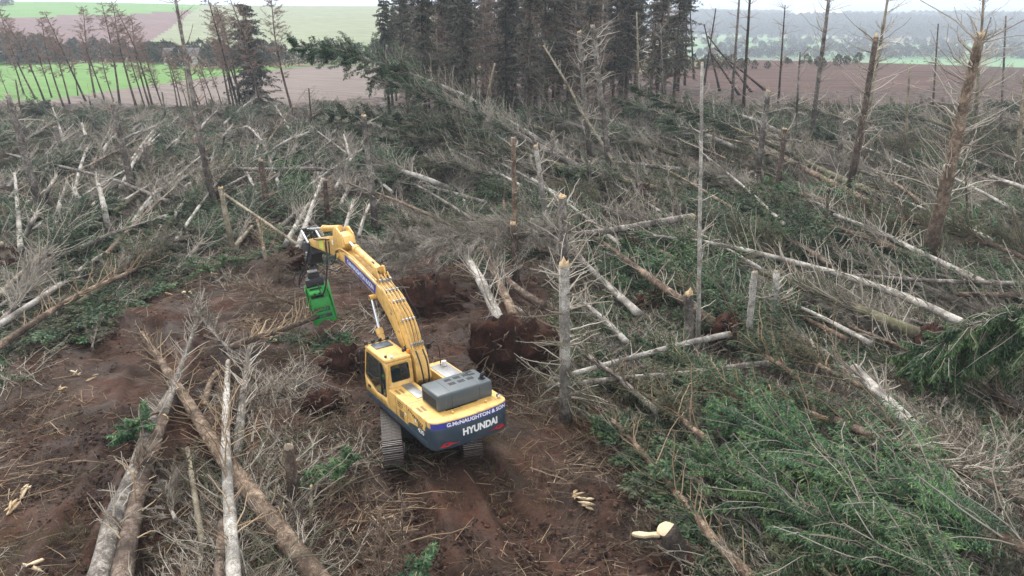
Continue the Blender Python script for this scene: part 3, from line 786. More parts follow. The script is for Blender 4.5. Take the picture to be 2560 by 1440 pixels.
WH = [((328, 330), (360, 306), (398, 297), 'upper arching white trunk near the bare larches'),
      ((328, 360), (356, 332), (390, 314), 'lower arching white trunk near the bare larches'),
      ((306, 352), (330, 338), (358, 328), 'short arching white trunk left of the arching pair'),
      ((436, 378), (448, 345), (470, 322), 'white trunk rising behind a tan thicket'),
      ((416, 376), (430, 360), (444, 348), 'short white trunk beside the tan thicket'),
      ((559, 368), (562, 338), (582, 314), 'small hooked white trunk right of the tall snag'),
      ((679, 366), (730, 335), (800, 320), 'upper of the three arching white trunks'),
      ((668, 414), (705, 360), (772, 330), 'lower of the three arching white trunks'),
      ((674, 380), (700, 362), (735, 342), 'middle of the three arching white trunks'),
      ((634, 422), (640, 385), (650, 350), 'nearly upright white trunk left of the arching three'),
      ((345, 420), (350, 395), (356, 380), 'stubby white trunk behind the leaning snag'),
      ((108, 512), (122, 475), (142, 438), 'white trunk leaning right at far left'),
      ((142, 578), (150, 510), (168, 458), 'upright white trunk second of the far left row'),
      ((205, 530), (192, 490), (183, 460), 'white trunk leaning left in the far left row'),
      ((273, 586), (258, 510), (240, 443), 'tallest white trunk of the far left row, leaning left'),
      ((52, 624), (44, 520), (36, 432), 'first thin white trunk of the far left row'),
      ((60, 600), (78, 560), (95, 530), 'white trunk leaning right behind the first thin trunk'),
      ((228, 370), (215, 340), (206, 308), 'broken white trunk in the far left brush'),
      ((255, 390), (268, 360), (290, 335), 'white trunk bowed in the left brush'),
      ((590, 330), (620, 318), (655, 352), 'white trunk drooping beside the spruce brush')]
LIFT[0] = 0.5
for i, (a, b, c, lb) in enumerate(WH):
    hh = 1.2 + 0.5 * (i % 3)
    fallen(lb, [(a[0], a[1], .25), (b[0], b[1], hh), (c[0], c[1], hh * 1.25)], .19, .10, 'bark_pale', D(26, 1.25, t=(.3, 1), tw=4), name='leaning_tree', cat='tree')
# --- centre
LIFT[0] = 0.5
YA = 71.0
fallen('tallest leaning spruce, hung up with its green top against the hill', [(1480, 435, 0, 71.6), (1215, 271, 0, 71.2), (1095, 211, 0, 70.8), (891, 137, 0, 70.2), (735, 108, 0, 69.8)], .36, .06, 'bark_pale',
       [D(70, 2.2, t=(.3, .85), rmax=.045), ], LF(130, 3.5, t=(.58, 1.0), mat='needles_green', nb=20, q=4, droop=.1, zmin=-1, whorl=16, sl=.34, sw=.075, bl=.24), FZ(80, 3.0, t=(.35, .85), tw=60, mat='needles_olive', zmin=-.7, w=.022))
fallen('second leaning spruce, lying just under the tallest one', [(1590, 496, .3), (1468, 432, 0, 63), (1215, 295, 0, 66), (1060, 235, 0, 68), (930, 200, 0, 69)], .34, .08, 'bark_grey', D(60, 2.2, t=(.25, .95), el=42, rmax=.03), LF(44, 3.0, t=(.5, 1), sl=.32, sw=.08), FZ(80, 2.6, t=(.45, 1), tw=60, mat='needles_grey', w=.02), root=1.2)
fallen('third leaning spruce with a mossy trunk and low green top', [(1535, 465, .2), (1345, 397, 0, 66.5), (1116, 330, 0, 68), (976, 302, 0, 69), (820, 285, 0, 70)], .30, .06, 'bark_mossy', D(60, 1.8), LF(84, 3.3, t=(.45, 1), nb=20, q=4, whorl=12, sl=.32, sw=.075, bl=.24), FZ(40, 2.0, t=(.3, .8), mat='needles_olive'))
fallen('slim grey trunk between the tallest and second leaning spruces', [(1540, 470, .3), (1400, 385, 0, 68), (1250, 300, 0, 69), (1100, 245, 0, 70)], .2, .07, 'bark_grey', D(50, 2.2, el=42, rmax=.028, tw=8), LF(30, 2.8, t=(.55, 1), sl=.32, sw=.08), FZ(30, 2.6, t=(.3, .9), mat='needles_grey', w=.022))
fallen('slim brown trunk under the third leaning spruce', [(1480, 480, .3), (1330, 425, 0, 64), (1180, 370, 0, 66), (1000, 335, 0, 67)], .18, .06, 'bark_brown', D(40, 2.0, el=42, rmax=.026, tw=8), LF(34, 2.8, t=(.4, 1), mat='needles_olive', sl=.32, sw=.08), FZ(24, 2.6, t=(.3, .9), mat='needles_grey', w=.022))
fallen('fourth central log, lowest and almost level', [(1345, 408, .8), (1204, 387, 1.0), (1046, 381, .8)], .2, .1, 'bark_grey', D(50, 1.7), LF(24, 1.8, t=(.5, 1)))
fallen('pale stripped trunk crossing behind the twin tall snags', [(1570, 465, .5), (1514, 373, 0, 66), (1457, 285, 0, 68), (1422, 218, 0, 69), (1359, 116, 0, 70)], .17, .08, 'bark_yellow', D(30, 1.6, t=(.3, 1)), end='splinter')
fallen('short yellow broken top hanging in front of the dark stand', [(1215, 262, 0, 78), (1225, 210, 0, 78), (1237, 160, 0, 78)], .14, .08, 'bark_yellow', D(26, 1.2, col='larch'), end='splinter')
fallen('level dark log behind the twin tall snags', [(1660, 316, .8), (1531, 306, .8)], .2, .15, 'bark_grey', D(30, 1.8))
fallen('level dark log right of the twin tall snags', [(1705, 425, .8), (1600, 412, .9), (1496, 404, .9)], .22, .14, 'bark_grey', D(40, 1.8))
fallen('long dead grey-topped tree behind the excavator arm, broken at its right end', [(1727, 543, 1.4), (1480, 582, 1.8), (1333, 588, 2.0), (1150, 605, 2.0), (905, 645, 1.4)], .27, .05, 'bark_grey', D(30, 1.7, t=(.1, .6)), None,
       FZ(190, 3.3, t=(.45, .98), tw=80, mat='needles_grey', droop=.28, zmin=-.2, el=38, tl=.34, w=.024, prof='bulge'), start='splinter')
LIFT[0] = 0.0
fallen('grey trunk on the upturned root plate right of the excavator', [(1278, 858, .75), (1244, 790, 1.2), (1200, 700, 1.8), (1154, 625, 1.9)], .27, .20, 'bark_pale', D(56, 1.5, t=(.1, 1), col='pale'), root=1.75)
fallen('second trunk behind the upturned root plate', [(1290, 800, .6), (1279, 775, .7), (1240, 690, 1.2), (1212, 617, 1.4)], .24, .17, 'bark_tan', D(46, 1.5))
fallen('dark trunk right of the second root-plate trunk', [(1360, 765, .5), (1310, 735, .6), (1267, 700, .8), (1230, 640, 1.0)], .24, .16, 'bark_brown', D(36, 1.5))
LIFT[0] = 0.4
fallen('pale trunk behind the central snag pointing down right', [(1596, 785, .4), (1520, 715, .8), (1450, 646, 1.1), (1405, 585, 1.2)], .22, .12, 'bark_pale', D(50, 1.9))
fallen('slim pale trunk below, right of the central snag', [(1567, 856, .4), (1500, 790, .7), (1437, 742, .9)], .16, .10, 'bark_pale', D(36, 1.4))
fallen('dark bare log crossing low in front of the central snag', [(1645, 1030, .5), (1500, 910, .9), (1337, 800, 1.0), (1290, 768, 1.0)], .12, .08, 'bark_grey', D(50, 1.4, col='brown'), None, FZ(14, 1.2, t=(.5, 1), mat='needles_olive', tw=20))
fallen('brown trunk with an upturned root behind the pale pole', [(1800, 815, .8), (1690, 740, 1.3), (1550, 640, 1.5), (1480, 590, 1.5)], .22, .12, 'bark_tan', D(40, 1.5), LF(16, 1.6, t=(.6, 1)), root=1.1)
fallen('long pale log with a split yellow end pointing right', [(1375, 950, .5), (1540, 905, .8), (1704, 862, .9), (1822, 836, .9)], .10, .15, 'bark_pale', D(10, .7), end='splinter')
fallen('lower of the two long level logs right of the central snag', [(1367, 967, .4), (1540, 948, .6), (1700, 935, .7), (1920, 909, .8)], .11, .15, 'bark_grey', D(12, .8), end='torn')
# --- right
LIFT[0] = 0.95
fallen('longest smooth pale trunk sweeping across the right half', [(2440, 820, .8), (2400, 805, .9), (2274, 747, 1.2), (2122, 693, 1.4), (1956, 649, 1.5), (1804, 613, 1.4), (1660, 592, 1.2), (1500, 580, .9)], .21, .05, 'bark_pale', D(90, 1.9, t=(.1, 1), tw=4), LF(20, 1.7, t=(.7, 1)), FZ(26, 1.8, t=(.5, .95), mat='needles_olive'))
fallen('thick mossy pale trunk below the longest trunk', [(2310, 842, .4), (2223, 805, .6), (2111, 758, .8), (1978, 707, .9), (1900, 680, .8)], .31, .14, 'bark_mossy', D(60, 2.0, t=(.1, 1)), None, FZ(36, 2.0, t=(.4, 1), mat='needles_olive'), root=.9)
fallen('pale trunk passing behind the foot of the big right snag', [(2470, 715, .5), (2436, 696, .6), (2306, 635, .8), (2202, 584, .9), (2083, 538, .9)], .2, .1, 'bark_pale', D(60, 1.9))
fallen('brown trunk just below the pale one by the big right snag', [(2320, 655, .4), (2274, 635, .5), (2170, 595, .6), (2075, 563, .6)], .22, .12, 'bark_tan', D(30, 1.5), None, FZ(20, 1.7, t=(.5, 1)))
fallen('dark short log in the tangle right of the pale pole', [(2080, 665, .4), (2030, 632, .5), (1978, 603, .6)], .2, .17, 'bark_brown', D(14, 1.2))
fallen('slim nearly level pole reaching the right edge', [(2620, 711, .9), (2560, 709, .9), (2346, 702, 1.0), (2130, 689, 1.0)], .13, .09, 'bark_grey', D(30, 1.4))
fallen('dark level log just under the slim right-edge pole', [(2620, 739, .6), (2560, 738, .6), (2393, 736, .6)], .18, .12, 'bark_brown', D(20, 1.4))
fallen('dark mossy trunk by the two-stemmed snag', [(2290, 556, .6), (2240, 520, .8), (2187, 487, .9)], .26, .2, 'bark_dark', D(20, 1.6))
fallen('short brown log between the right snags', [(2060, 503, .5), (2020, 490, .6), (1974, 476, .6)], .18, .14, 'bark_tan', D(14, 1.3))
fallen('pale log running off the right edge high up', [(2620, 490, .8), (2560, 469, .8), (2472, 440, .8)], .18, .14, 'bark_pale', D(20, 1.6))
fallen('long mossy trunk leaning from the dark stand to the right snags', [(2210, 494, .4), (2047, 422, 0, 63), (1881, 341, 0, 66), (1700, 270, 0, 69), (1573, 225, 0, 71)], .3, .08, 'bark_mossy', D(60, 2.2), LF(50, 2.6, t=(.6, 1), nb=20, q=4, sl=.32, sw=.075, bl=.24), FZ(40, 2.2, t=(.35, .85), mat='needles_olive'))
fallen('brown trunk parallel below the long mossy one', [(2180, 510, .4), (2047, 440, .8), (1892, 368, 1.2), (1758, 334, 1.3)], .27, .10, 'bark_tan', D(50, 2.0), None, FZ(50, 2.2, t=(.4, 1), mat='needles_olive'))
fallen('thick white-flecked log at lower right by the pale dead crown', [(2290, 1075, .5), (2267, 1050, .6), (2200, 985, .9), (2136, 919, 1.0)], .22, .17, 'bark_pale', D(24, 1.6, t=(.3, 1)))
LIFT[0] = 0.05
fallen('log on bare soil running to the bottom edge right of the stump', [(1930, 1510, .3), (1875, 1440, .3), (1800, 1367, .35), (1698, 1242, .4), (1577, 1101, .4), (1530, 1050, .4)], .18, .08, 'bark_tan', D(40, 1.3, col='straw', t=(.1, 1)), None, FZ(20, 1.3, t=(.5, 1), mat='needles_olive'))
fallen('thin pale pole leaning in the green brash', [(2083, 975, .3), (2050, 905, .8), (2027, 848, 1.3)], .06, .05, 'bark_yellow', None)
# --- lower right green crowns
LIFT[0] = 0.3
HG = dict(mat='needles_bright', nb=24, q=6, sl=.20, sw=.033, bl=.20, hang=.42, zmin=-.15, el=50, droop=.20, col='straw')
fallen('big green spruce crown filling the lower right, middle of three', [(3000, 1540, .6), (2500, 1345, 1.1), (2200, 1215, 1.3), (1980, 1115, 1.2), (1800, 1035, .8)], .24, .04, 'bark_tan', D(14, 1.4, t=(.3, .7), col='pale'), dict(HG, n=120, t=(.25, 1), L=3.7))
fallen('green spruce crown along the upper side of the big one', [(2950, 1390, .6), (2480, 1215, .9), (2200, 1105, 1.0), (2000, 1020, .9), (1850, 950, .6)], .2, .04, 'bark_tan', None, dict(HG, n=80, t=(.3, 1), L=3.0, mat='needles_green'))
fallen('green spruce crown at bottom right corner, nearest the camera', [(2800, 1800, .3), (2400, 1500, .9), (2150, 1370, 1.0), (1950, 1270, .9), (1760, 1140, .6)], .22, .04, 'bark_tan', D(12, 1.4, t=(.3, .7), col='pale'), dict(HG, n=115, t=(.2, 1), L=3.4))
fallen('low green spruce crown right of the cut stump at bottom edge', [(2560, 1900, .3), (2250, 1600, .6), (2090, 1480, .7), (1930, 1345, .5)], .18, .04, 'bark_tan', None, dict(HG, n=56, t=(.2, 1), L=1.8, mat='needles_olive'))
fallen('dead pale crown with a torn yellow butt above the big green crown', [(2078, 1047, 1.3), (2230, 1110, 1.6), (2400, 1180, 1.6), (2620, 1290, 1.4), (2800, 1360, 1.0)], .16, .05, 'bark_brown', [D(90, 2.1, t=(.12, 1), el=46, tw=12, tl=.40, rmax=.024, w=.016, up=.05)], None, FZ(36, 1.9, t=(.3, 1), tw=34, mat='needles_dead'), start='splinter')
fallen('drooping bright green crown hanging in from the right edge', [(2900, 800, 3.6), (2620, 785, 3.5), (2450, 815, 3.0), (2290, 900, 1.8)], .2, .04, 'bark_dark', D(26, 2.2, t=(.1, .8), tw=6, zmin=.1, up=.2), dict(HG, n=150, t=(.12, 1), L=3.0, hang=.8, droop=.55, zmin=-1, sl=.26, sw=.05, bl=.26))
fallen('dark trunk under the drooping crown at right edge', [(2700, 1080, .4), (2600, 1040, .5), (2480, 985, .7)], .26, .18, 'bark_dark', D(20, 1.6, col='brown'))
for i, (q, mt, lb) in enumerate([
    ([(1890, 1010, .5), (1790, 960, .8), (1690, 900, .6), (1600, 860, .4)], 'needles_green', 'green crown lying below the split-ended long log'),
    ([(2010, 960, .5), (1940, 905, .8), (1850, 850, .7), (1780, 800, .4)], 'needles_green', 'green crown behind the three broken poles'),
    ([(2180, 980, .5), (2080, 930, .8), (1980, 880, .8), (1900, 840, .4)], 'needles_olive', 'olive dead crown between broken poles and mossy trunk'),
    ([(1790, 1120, .5), (1720, 1060, .7), (1640, 1000, .7), (1560, 960, .3)], 'needles_olive', 'olive crown at the foot of the dark crossing log'),
    ([(1990, 1090, .5), (1900, 1030, .8), (1800, 985, .8), (1700, 950, .4)], 'needles_green', 'green crown above the big crowns, left end'),
    ([(2120, 850, .6), (2020, 800, 1.0), (1920, 760, 1.0), (1830, 720, .5)], 'needles_olive', 'olive crown behind the right broken poles'),
    ([(1800, 760, .5), (1730, 730, .8), (1650, 690, .8), (1560, 670, .4)], 'needles_green', 'green crown left of the pale pole'),
    ([(2030, 610, .6), (1960, 600, 1.0), (1900, 580, 1.2), (1830, 640, .5)], 'needles_bright', 'bright green crown under the longest pale trunk'),
    ([(700, 560, .4), (660, 640, .5), (560, 650, .5), (500, 690, .3)], 'needles_bright', 'green spruce top on the cleared strip left of the arm'),
    ([(480, 590, .4), (420, 610, .5), (340, 640, .5), (270, 690, .3)], 'needles_green', 'dark green top beside the thick light grey log'),
    ([(400, 565, .4), (360, 580, .5), (310, 600, .5), (250, 640, .3)], 'needles_green', 'small green top under the thick light grey log'),
    ([(400, 1030, .4), (370, 1040, .5), (340, 1075, .5), (300, 1100, .3)], 'needles_bright', 'green spray beside the torn white wood'),
    ([(910, 1130, .3), (870, 1150, .4), (820, 1180, .4), (770, 1210, .2)], 'needles_bright', 'green spray left of the excavator track'),
    ([(1060, 1400, .2), (1055, 1440, .35), (1040, 1480, .3)], 'needles_bright', 'green spray at bottom edge beside the dead bush')]):
    small = i > 10
    fallen(lb, q, .06 if small else .13, .03, 'bark_tan', None,
           dict(HG, n=26 if small else 44, t=(.1, 1), L=1.0 if small else 2.5, mat=mt, nb=17, q=4, hang=.35, sw=.045), name='fallen_spruce' if small else 'fallen_tree', cat='fallen spruce' if small else 'fallen tree')
fallen('grey dead brushy top on the soil below the shear head', [(600, 900, .3), (560, 860, .6), (500, 790, .7), (470, 740, .5)], .08, .03, 'bark_grey', D(20, 1.1, col='pale'), None, FZ(40, 1.5, t=(.1, 1), tw=50, mat='needles_dead'))
fallen('tan dead brushy top left of the shear head', [(735, 760, .4), (680, 740, .7), (620, 720, .7), (570, 730, .4)], .09, .03, 'bark_tan', D(16, 1.1, col='straw'), None, FZ(46, 1.6, t=(.05, 1), tw=55, mat='needles_rust'))
fallen('pale dead brushy top between the heap logs', [(440, 1300, .3), (420, 1250, .5), (430, 1190, .6), (470, 1150, .4)], .06, .02, 'bark_grey', None, None, FZ(40, 1.2, t=(.05, 1), tw=60, mat='needles_dead', w=.012))
fallen('rusty dead brush in front of the arm root plate', [(330, 1190, .2), (360, 1150, .4), (400, 1120, .3)], .05, .02, 'bark_tan', None, None, FZ(22, .9, t=(.05, 1), tw=40, mat='needles_rust'))
fallen('grey dead brush on the left soil bank', [(230, 870, .2), (240, 830, .4), (260, 790, .3)], .05, .02, 'bark_grey', None, None, FZ(26, 1.0, t=(.05, 1), tw=46, mat='needles_dead'))
for i, (u, v, lb) in enumerate([(425, 405, 'round tan thicket behind the root-hole trunk'), (595, 395, 'wide tan thicket left of the upright white trunk'), (60, 480, 'pale grey thicket at far left'), (690, 660, 'rusty thicket left of the arm hoses')]):
    fallen(lb, [(u, v + 12, .2), (u + 2, v, .7), (u + 4, v - 14, 1.3)], .06, .03, 'bark_tan', None, None, FZ(46, 1.6, t=(.05, 1), tw=60, mat='needles_dead' if i != 3 else 'needles_rust', zmin=None, el=10), name='dead_thicket', cat='thicket')

# pale trunks criss-crossing the left tangle
_r = np.random.default_rng(61)
LPT = [(20, 470), (75, 455), (180, 500), (230, 420), (300, 470), (330, 400), (110, 400), (390, 500), (460, 470), (520, 400), (600, 440), (700, 470), (760, 420), (840, 470), (880, 420), (30, 380), (160, 360), (480, 350), (620, 360), (560, 310), (740, 360), (830, 340), (10, 560), (330, 560), (90, 640), (650, 510)]
LIFT[0] = 0.75
for i, (u, v) in enumerate(LPT):
    k = (560 - (560 - v) * .75) / 560.; L = _r.uniform(110, 200) * k; a = math.radians(_r.choice([_r.normal(52, 8), _r.normal(30, 7), _r.normal(108, 9)], p=[.5, .3, .2]))
    c, s_ = math.cos(a) * L, math.sin(a) * L
    fallen('pale trunk', [(u, v, .2), (u + c * .5, v - s_ * .54, .7), (u + c, v - s_ * .95, 1.0)], .17, .08, 'bark_pale' if i % 3 else 'bark_grey', D(36, 1.6, t=(.2, 1), tw=6, el=40, rmax=.026), None,
           FZ(18, 1.5, t=(.6, 1), mat='needles_dead') if i % 2 else None, group='pale windthrown trees leaning in the left tangle')
# slender stems lying across the tangle, butts towards the lower right
_r = np.random.default_rng(62)
RST = [(1560, 620, 1), (1700, 560, 1), (1830, 520, 1), (1960, 560, 1), (2100, 470, 1), (2240, 620, 1), (2350, 540, 1), (2480, 600, 1), (2560, 540, 1), (1640, 500, 1), (1900, 440, 1), (2020, 400, 1), (2300, 430, 1), (2480, 420, 1), (1780, 690, 1), (2040, 760, 1), (2180, 860, 1), (2500, 880, 1), (2420, 950, 1), (1450, 520, 1), (1330, 480, 1), (1200, 560, 1), (1080, 540, 1), (980, 480, 1),
       (60, 590, 0), (150, 640, 0), (260, 640, 0), (360, 520, 0), (440, 600, 0), (20, 500, 0), (130, 470, 0), (220, 560, 0), (310, 430, 0), (540, 480, 0), (640, 400, 0), (700, 520, 0)]
LIFT[0] = 0.9
for i, (u, v, right) in enumerate(RST):
    k = (120 + v * .9) / 660.; L = _r.uniform(210, 330) * k
    a = math.radians(_r.normal(153, 7) if right else _r.normal(40, 9))
    c, s_ = math.cos(a) * L, math.sin(a) * L
    fallen('stem', [(u, v, .2), (u + c * .5, v - s_ * .5 - 5 * k, .6), (u + c, v - s_, .9)], .135, .05, ('bark_pale', 'bark_grey', 'bark_tan', 'bark_pale')[i % 4], D(26, 1.5, t=(.3, 1), tw=7, el=42, rmax=.022, w=.016), None,
           None, group='slender fallen stems across the %s' % ('right half' if right else 'left tangle'), stubs=1.0)
# whole trees piled below the dark stand
for i, (b, t, h) in enumerate([((1180, 420), (960, 350), 1.5), ((1300, 360), (1040, 290), 2.2), ((1420, 350), (1180, 275), 2.4), ((1520, 345), (1290, 270), 2.2), ((1640, 350), (1400, 265), 2.4), ((1760, 330), (1540, 250), 2.2), ((1120, 470), (900, 400), 1.2), ((1250, 440), (1030, 415), 1.2), ((1700, 390), (1470, 330), 1.6), ((1860, 380), (1650, 300), 1.8), ((1000, 330), (800, 300), 1.6), ((1640, 470), (1400, 430), 1.0), ((1950, 330), (1760, 260), 1.4), ((2200, 330), (1980, 262), 1.2), ((2400, 330), (2200, 270), 1.2)]):
    gm = ('needles_green', 'needles_olive', 'needles_green')[i % 3]
    fallen('tree', [(b[0], b[1], .3), (b[0] * .6 + t[0] * .4, b[1] * .6 + t[1] * .4 - 6, h), (t[0], t[1], h * 1.1)], .24, .05, ('bark_pale', 'bark_grey', 'bark_mossy')[i % 3], D(50, 2.2, t=(.1, .9), el=40, tw=7), LF(54, 3.2, t=(.3, 1), mat=gm, sl=.32, sw=.085), FZ(28, 2.8, t=(.2, .9), mat='needles_grey', w=.024), group='raised windthrown trees below the dark stand')
LIFT[0] = 0
for u, v, R, lb in [(1058, 752, 1.6, 'wide red root plate behind the excavator boom'), (505, 520, 1.0, 'root plate under the left root-hole trunks'), (735, 492, 1.1, 'dark root plate left of the arm tip'), (1645, 755, 1.1, 'root plate behind the thick broken stub'), (860, 900, .8, 'low upturned soil mound left of the cab'), (810, 1010, .7, 'soil mound with roots left of the track'), (20, 660, 1.0, 'root plate at the left edge')]:
    b = px(u, v, R * .45); e = empty('root_plate', b); tag(e, lb, 'root plate')
    root_plate(np.random.default_rng(int(u)), e, b, np.array([.15, -1, .25]), R)

# --- standing snags and broken poles: base pixel, top pixel
def snag(label, b, t, r0, r1, bark='bark_grey', dead=None, end='splinter', lean=0.0, fuzz=None, leaf=None, mid=None, cat='snag', name='snag', group=None, Y=None, foot=.9, **kw):
    SEED[0] += 1
    B = px(b[0], b[1], -0.15, Y)
    if Y is not None: B[2] = gz(B[0], B[1]) - 0.15
    T = px(t[0], t[1], 0, B[1] + lean)
    M = [px(m[0], m[1], 0, B[1] + lean * 0.5) for m in (mid or [])]
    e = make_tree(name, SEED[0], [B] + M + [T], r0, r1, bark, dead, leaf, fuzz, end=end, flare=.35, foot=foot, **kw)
    return tag(e, label, cat, group)
SD = lambda n=20, L=1.2, **k: dict(dict(n=n, L=L, t=(.2, .98), el=24, up=.12, col='pale', tw=6, zmin=None, prof='flat', whorl=8, rmax=.042, w=.022), **k)
snag('pale grey central snag with a flat torn top beside the excavator', (1415, 1055), (1410, 662), .21, .19, 'bark_pale', SD(40, 1.6, t=(.12, .98)), fuzz=dict(n=36, L=1.9, t=(.1, .6), el=0, tw=34, mat='needles_olive', zmin=None, prof='flat', droop=.1))
snag('taller brown central snag rising behind the pale one, forked yellow top', (1412, 800), (1407, 492), .24, .20, 'bark_grey', SD(44, 1.9, t=(.2, .95)))
snag('thin straight greenish pole standing right of centre', (1745, 892), (1757, 155), .105, .06, 'bark_pale', SD(46, 1.0, t=(.1, .98), tw=2, whorl=16), foot=0)
snag('thick broken stub with a tall yellow split beside the thin pole', (1722, 895), (1723, 735), .24, .19, 'bark_grey', None, Y=None)
snag('left of the two pale broken poles right of the thin pole', (1866, 890), (1887, 682), .17, .14, 'bark_pale', SD(6, .5, tw=1), 'torn')
snag('right of the two pale broken poles, bristling with white twigs', (1928, 858), (1942, 680), .17, .14, 'bark_pale', SD(30, 1.3, t=(.4, 1)), 'torn')
snag('largest right snag, orange-barked and forked at its broken top', (2308, 692), (2452, 88), .42, .24, 'bark_tan', SD(110, 3.2, t=(.3, 1), tw=7, whorl=14, rmax=.045), mid=[(2372, 430), (2412, 250)], cat='snag')
snag('two-stemmed snag left of the largest right snag', (2115, 512), (2190, 92), .32, .18, 'bark_brown', SD(90, 2.6, t=(.3, 1), tw=7, whorl=12), mid=[(2140, 390), (2165, 250)])
snag('pale slim tree just right of the two-stemmed snag', (2150, 410), (2222, -20), .20, .10, 'bark_yellow', SD(60, 2.2, t=(.3, 1), tw=6), 'none')
snag('dark snag with white twigs left of the two-stemmed snag', (2025, 360), (2074, -10), .32, .16, 'bark_grey', SD(70, 2.4, t=(.2, 1), tw=6, whorl=12), 'none')
snag('short broken snag right of the thin pole, dark foot', (1890, 470), (1920, 228), .30, .20, 'bark_grey', SD(40, 1.8, t=(.3, 1)))
snag('short dark snag with yellow torn top near the dark-footed snag', (1943, 486), (1962, 322), .27, .2, 'bark_brown', SD(24, 1.5))
snag('slim bare larch on the skyline over the red field', (1944, 284), (1963, 12), .2, .06, 'bark_dark', SD(60, 1.9, t=(.4, 1), col='larch', tw=10), 'none')
snag('dark slim tree at the right end of the stand', (1856, 308), (1875, -10), .25, .14, 'bark_dark', SD(40, 1.8, tw=6, col='larch'), 'none')
snag('grey slim tree at the right end of the stand', (1828, 280), (1848, -10), .26, .14, 'bark_grey', SD(40, 2.0, tw=6), 'none')
snag('left of the twin tall snags in the centre', (1478, 432), (1447, 82), .27, .20, 'bark_grey', SD(70, 2.3, t=(.2, 1), tw=5, whorl=14))
snag('thin continuing tree behind the left twin snag', (1470, 340), (1445, -10), .22, .12, 'bark_grey', SD(50, 2.2, t=(.3, 1), tw=7), 'none')
snag('right of the twin tall snags in the centre', (1528, 460), (1482, 68), .28, .20, 'bark_grey', SD(50, 1.9, t=(.3, 1), tw=3, whorl=14), 'torn')
snag('straight pale stem in front of the dark stand', (1338, 296), (1331, -10), .20, .13, 'bark_yellow', SD(40, 1.6, tw=4), 'none')
snag('reddish broken stem in front of the dark stand', (1283, 296), (1276, 120), .20, .16, 'bark_tan', SD(16, 1.3), 'splinter')
snag('grey snag left of centre leaning slightly left', (941, 585), (909, 290), .25, .18, 'bark_grey', SD(26, 1.0, tw=2))
snag('slim brown snag above the long dead tree', (1290, 705), (1283, 345), .18, .13, 'bark_tan', SD(20, 1.0, tw=2), 'torn')
snag('short dark-footed snag behind the root-plate trunks', (1290, 712), (1282, 560), .19, .17, 'bark_brown', SD(14, .9, tw=2))
snag('grey snag left of the taller central snag', (1378, 640), (1339, 365), .2, .15, 'bark_pale', SD(30, 1.4))
snag('thin grey pole behind the taller central snag', (1372, 470), (1383, 330), .17, .13, 'bark_grey', SD(16, 1.2), 'torn')
snag('thin grey pole right of the taller central snag', (1479, 520), (1474, 405), .12, .09, 'bark_grey', SD(16, 1.1), 'torn')
snag('tall leaning snag reaching the top edge at left', (546, 548), (437, -10), .26, .09, 'bark_grey', SD(70, 1.5, t=(.15, 1), tw=4, whorl=14, col='larch'), 'none', mid=[(510, 400), (478, 220)])
snag('grey leaning snag left of the tall leaning one', (342, 520), (283, 262), .30, .2, 'bark_grey', SD(36, 1.1, tw=2, col='larch'), 'torn')
snag('far left leaning snag with dark foot', (114, 575), (20, 238), .30, .18, 'bark_grey', SD(40, 1.2, tw=3), 'torn', mid=[(72, 420)])
snag('short grey snag behind the long thin pole at left', (166, 410), (138, 318), .27, .2, 'bark_grey', SD(24, 1.2), 'torn')
snag('short grey snag left of the stubby white trunk', (382, 455), (361, 360), .25, .18, 'bark_grey', SD(30, 1.2, col='larch'), 'torn')
snag('dark-footed snag midway between tall snag and arm', (673, 555), (652, 402), .25, .18, 'bark_brown', SD(34, 1.1, tw=3, col='larch'), 'torn')
snag('stripped broken pole with dark foot on the cleared strip', (588, 655), (551, 470), .18, .15, 'bark_yellow', SD(8, .6, tw=1))
snag('leaning grey snag at far left behind the pole', (78, 382), (45, 272), .27, .19, 'bark_grey', SD(20, 1.1), 'torn')
snag('thin grey snag in the back brush left of the spruce', (700, 350), (692, 276), .2, .13, 'bark_grey', SD(24, 1.2, col='larch'), 'torn')
snag('second thin snag in the back brush left of the spruce', (668, 330), (657, 268), .2, .13, 'bark_grey', SD(24, 1.2, col='larch'), 'torn')
snag('stump-like dark snag at left edge by the root hole', (30, 690), (0, 610), .26, .2, 'bark_brown', SD(8, .7, tw=1), 'torn')
snag('dark snag behind the arm hose loop', (820, 560), (812, 450), .2, .15, 'bark_brown', SD(26, 1.2, col='larch'), 'torn')
snag('jagged broken stump left of the excavator track', (738, 1268), (722, 1118), .22, .15, 'bark_brown', SD(6, .6, tw=1, col='straw'), 'torn')
snag('pair-left thin twiggy stub near the jagged stump', (777, 1340), (778, 1215), .05, .04, 'bark_yellow', SD(6, .5, tw=1), 'splinter')
snag('dim grey snag in the tangle below the red field', (2095, 440), (2105, 285), .2, .14, 'bark_grey', SD(30, 1.6), 'torn')
snag('thin dead tree at right edge', (2540, 470), (2560, 190), .2, .12, 'bark_yellow', SD(50, 2.4, tw=6), 'torn')
snag('slim dead tree right of the largest snag', (2425, 640), (2410, 380), .08, .05, 'bark_mossy', SD(40, 1.8, tw=7), 'none')
snag('pale dead tree behind the largest right snag', (2430, 420), (2460, -20), .19, .09, 'bark_yellow', SD(90, 2.8, t=(.2, 1), tw=8), 'none')
snag('low dead bush with upright brown stems at bottom centre', (960, 1500), (945, 1275), .035, .012, 'bark_tan', None, 'none', fuzz=dict(n=60, L=1.5, t=(.02, .9), el=52, tw=26, mat='needles_rust', zmin=None, prof='cone', tl=.22, w=.010), cat='bush', name='dead_bush', foot=0)
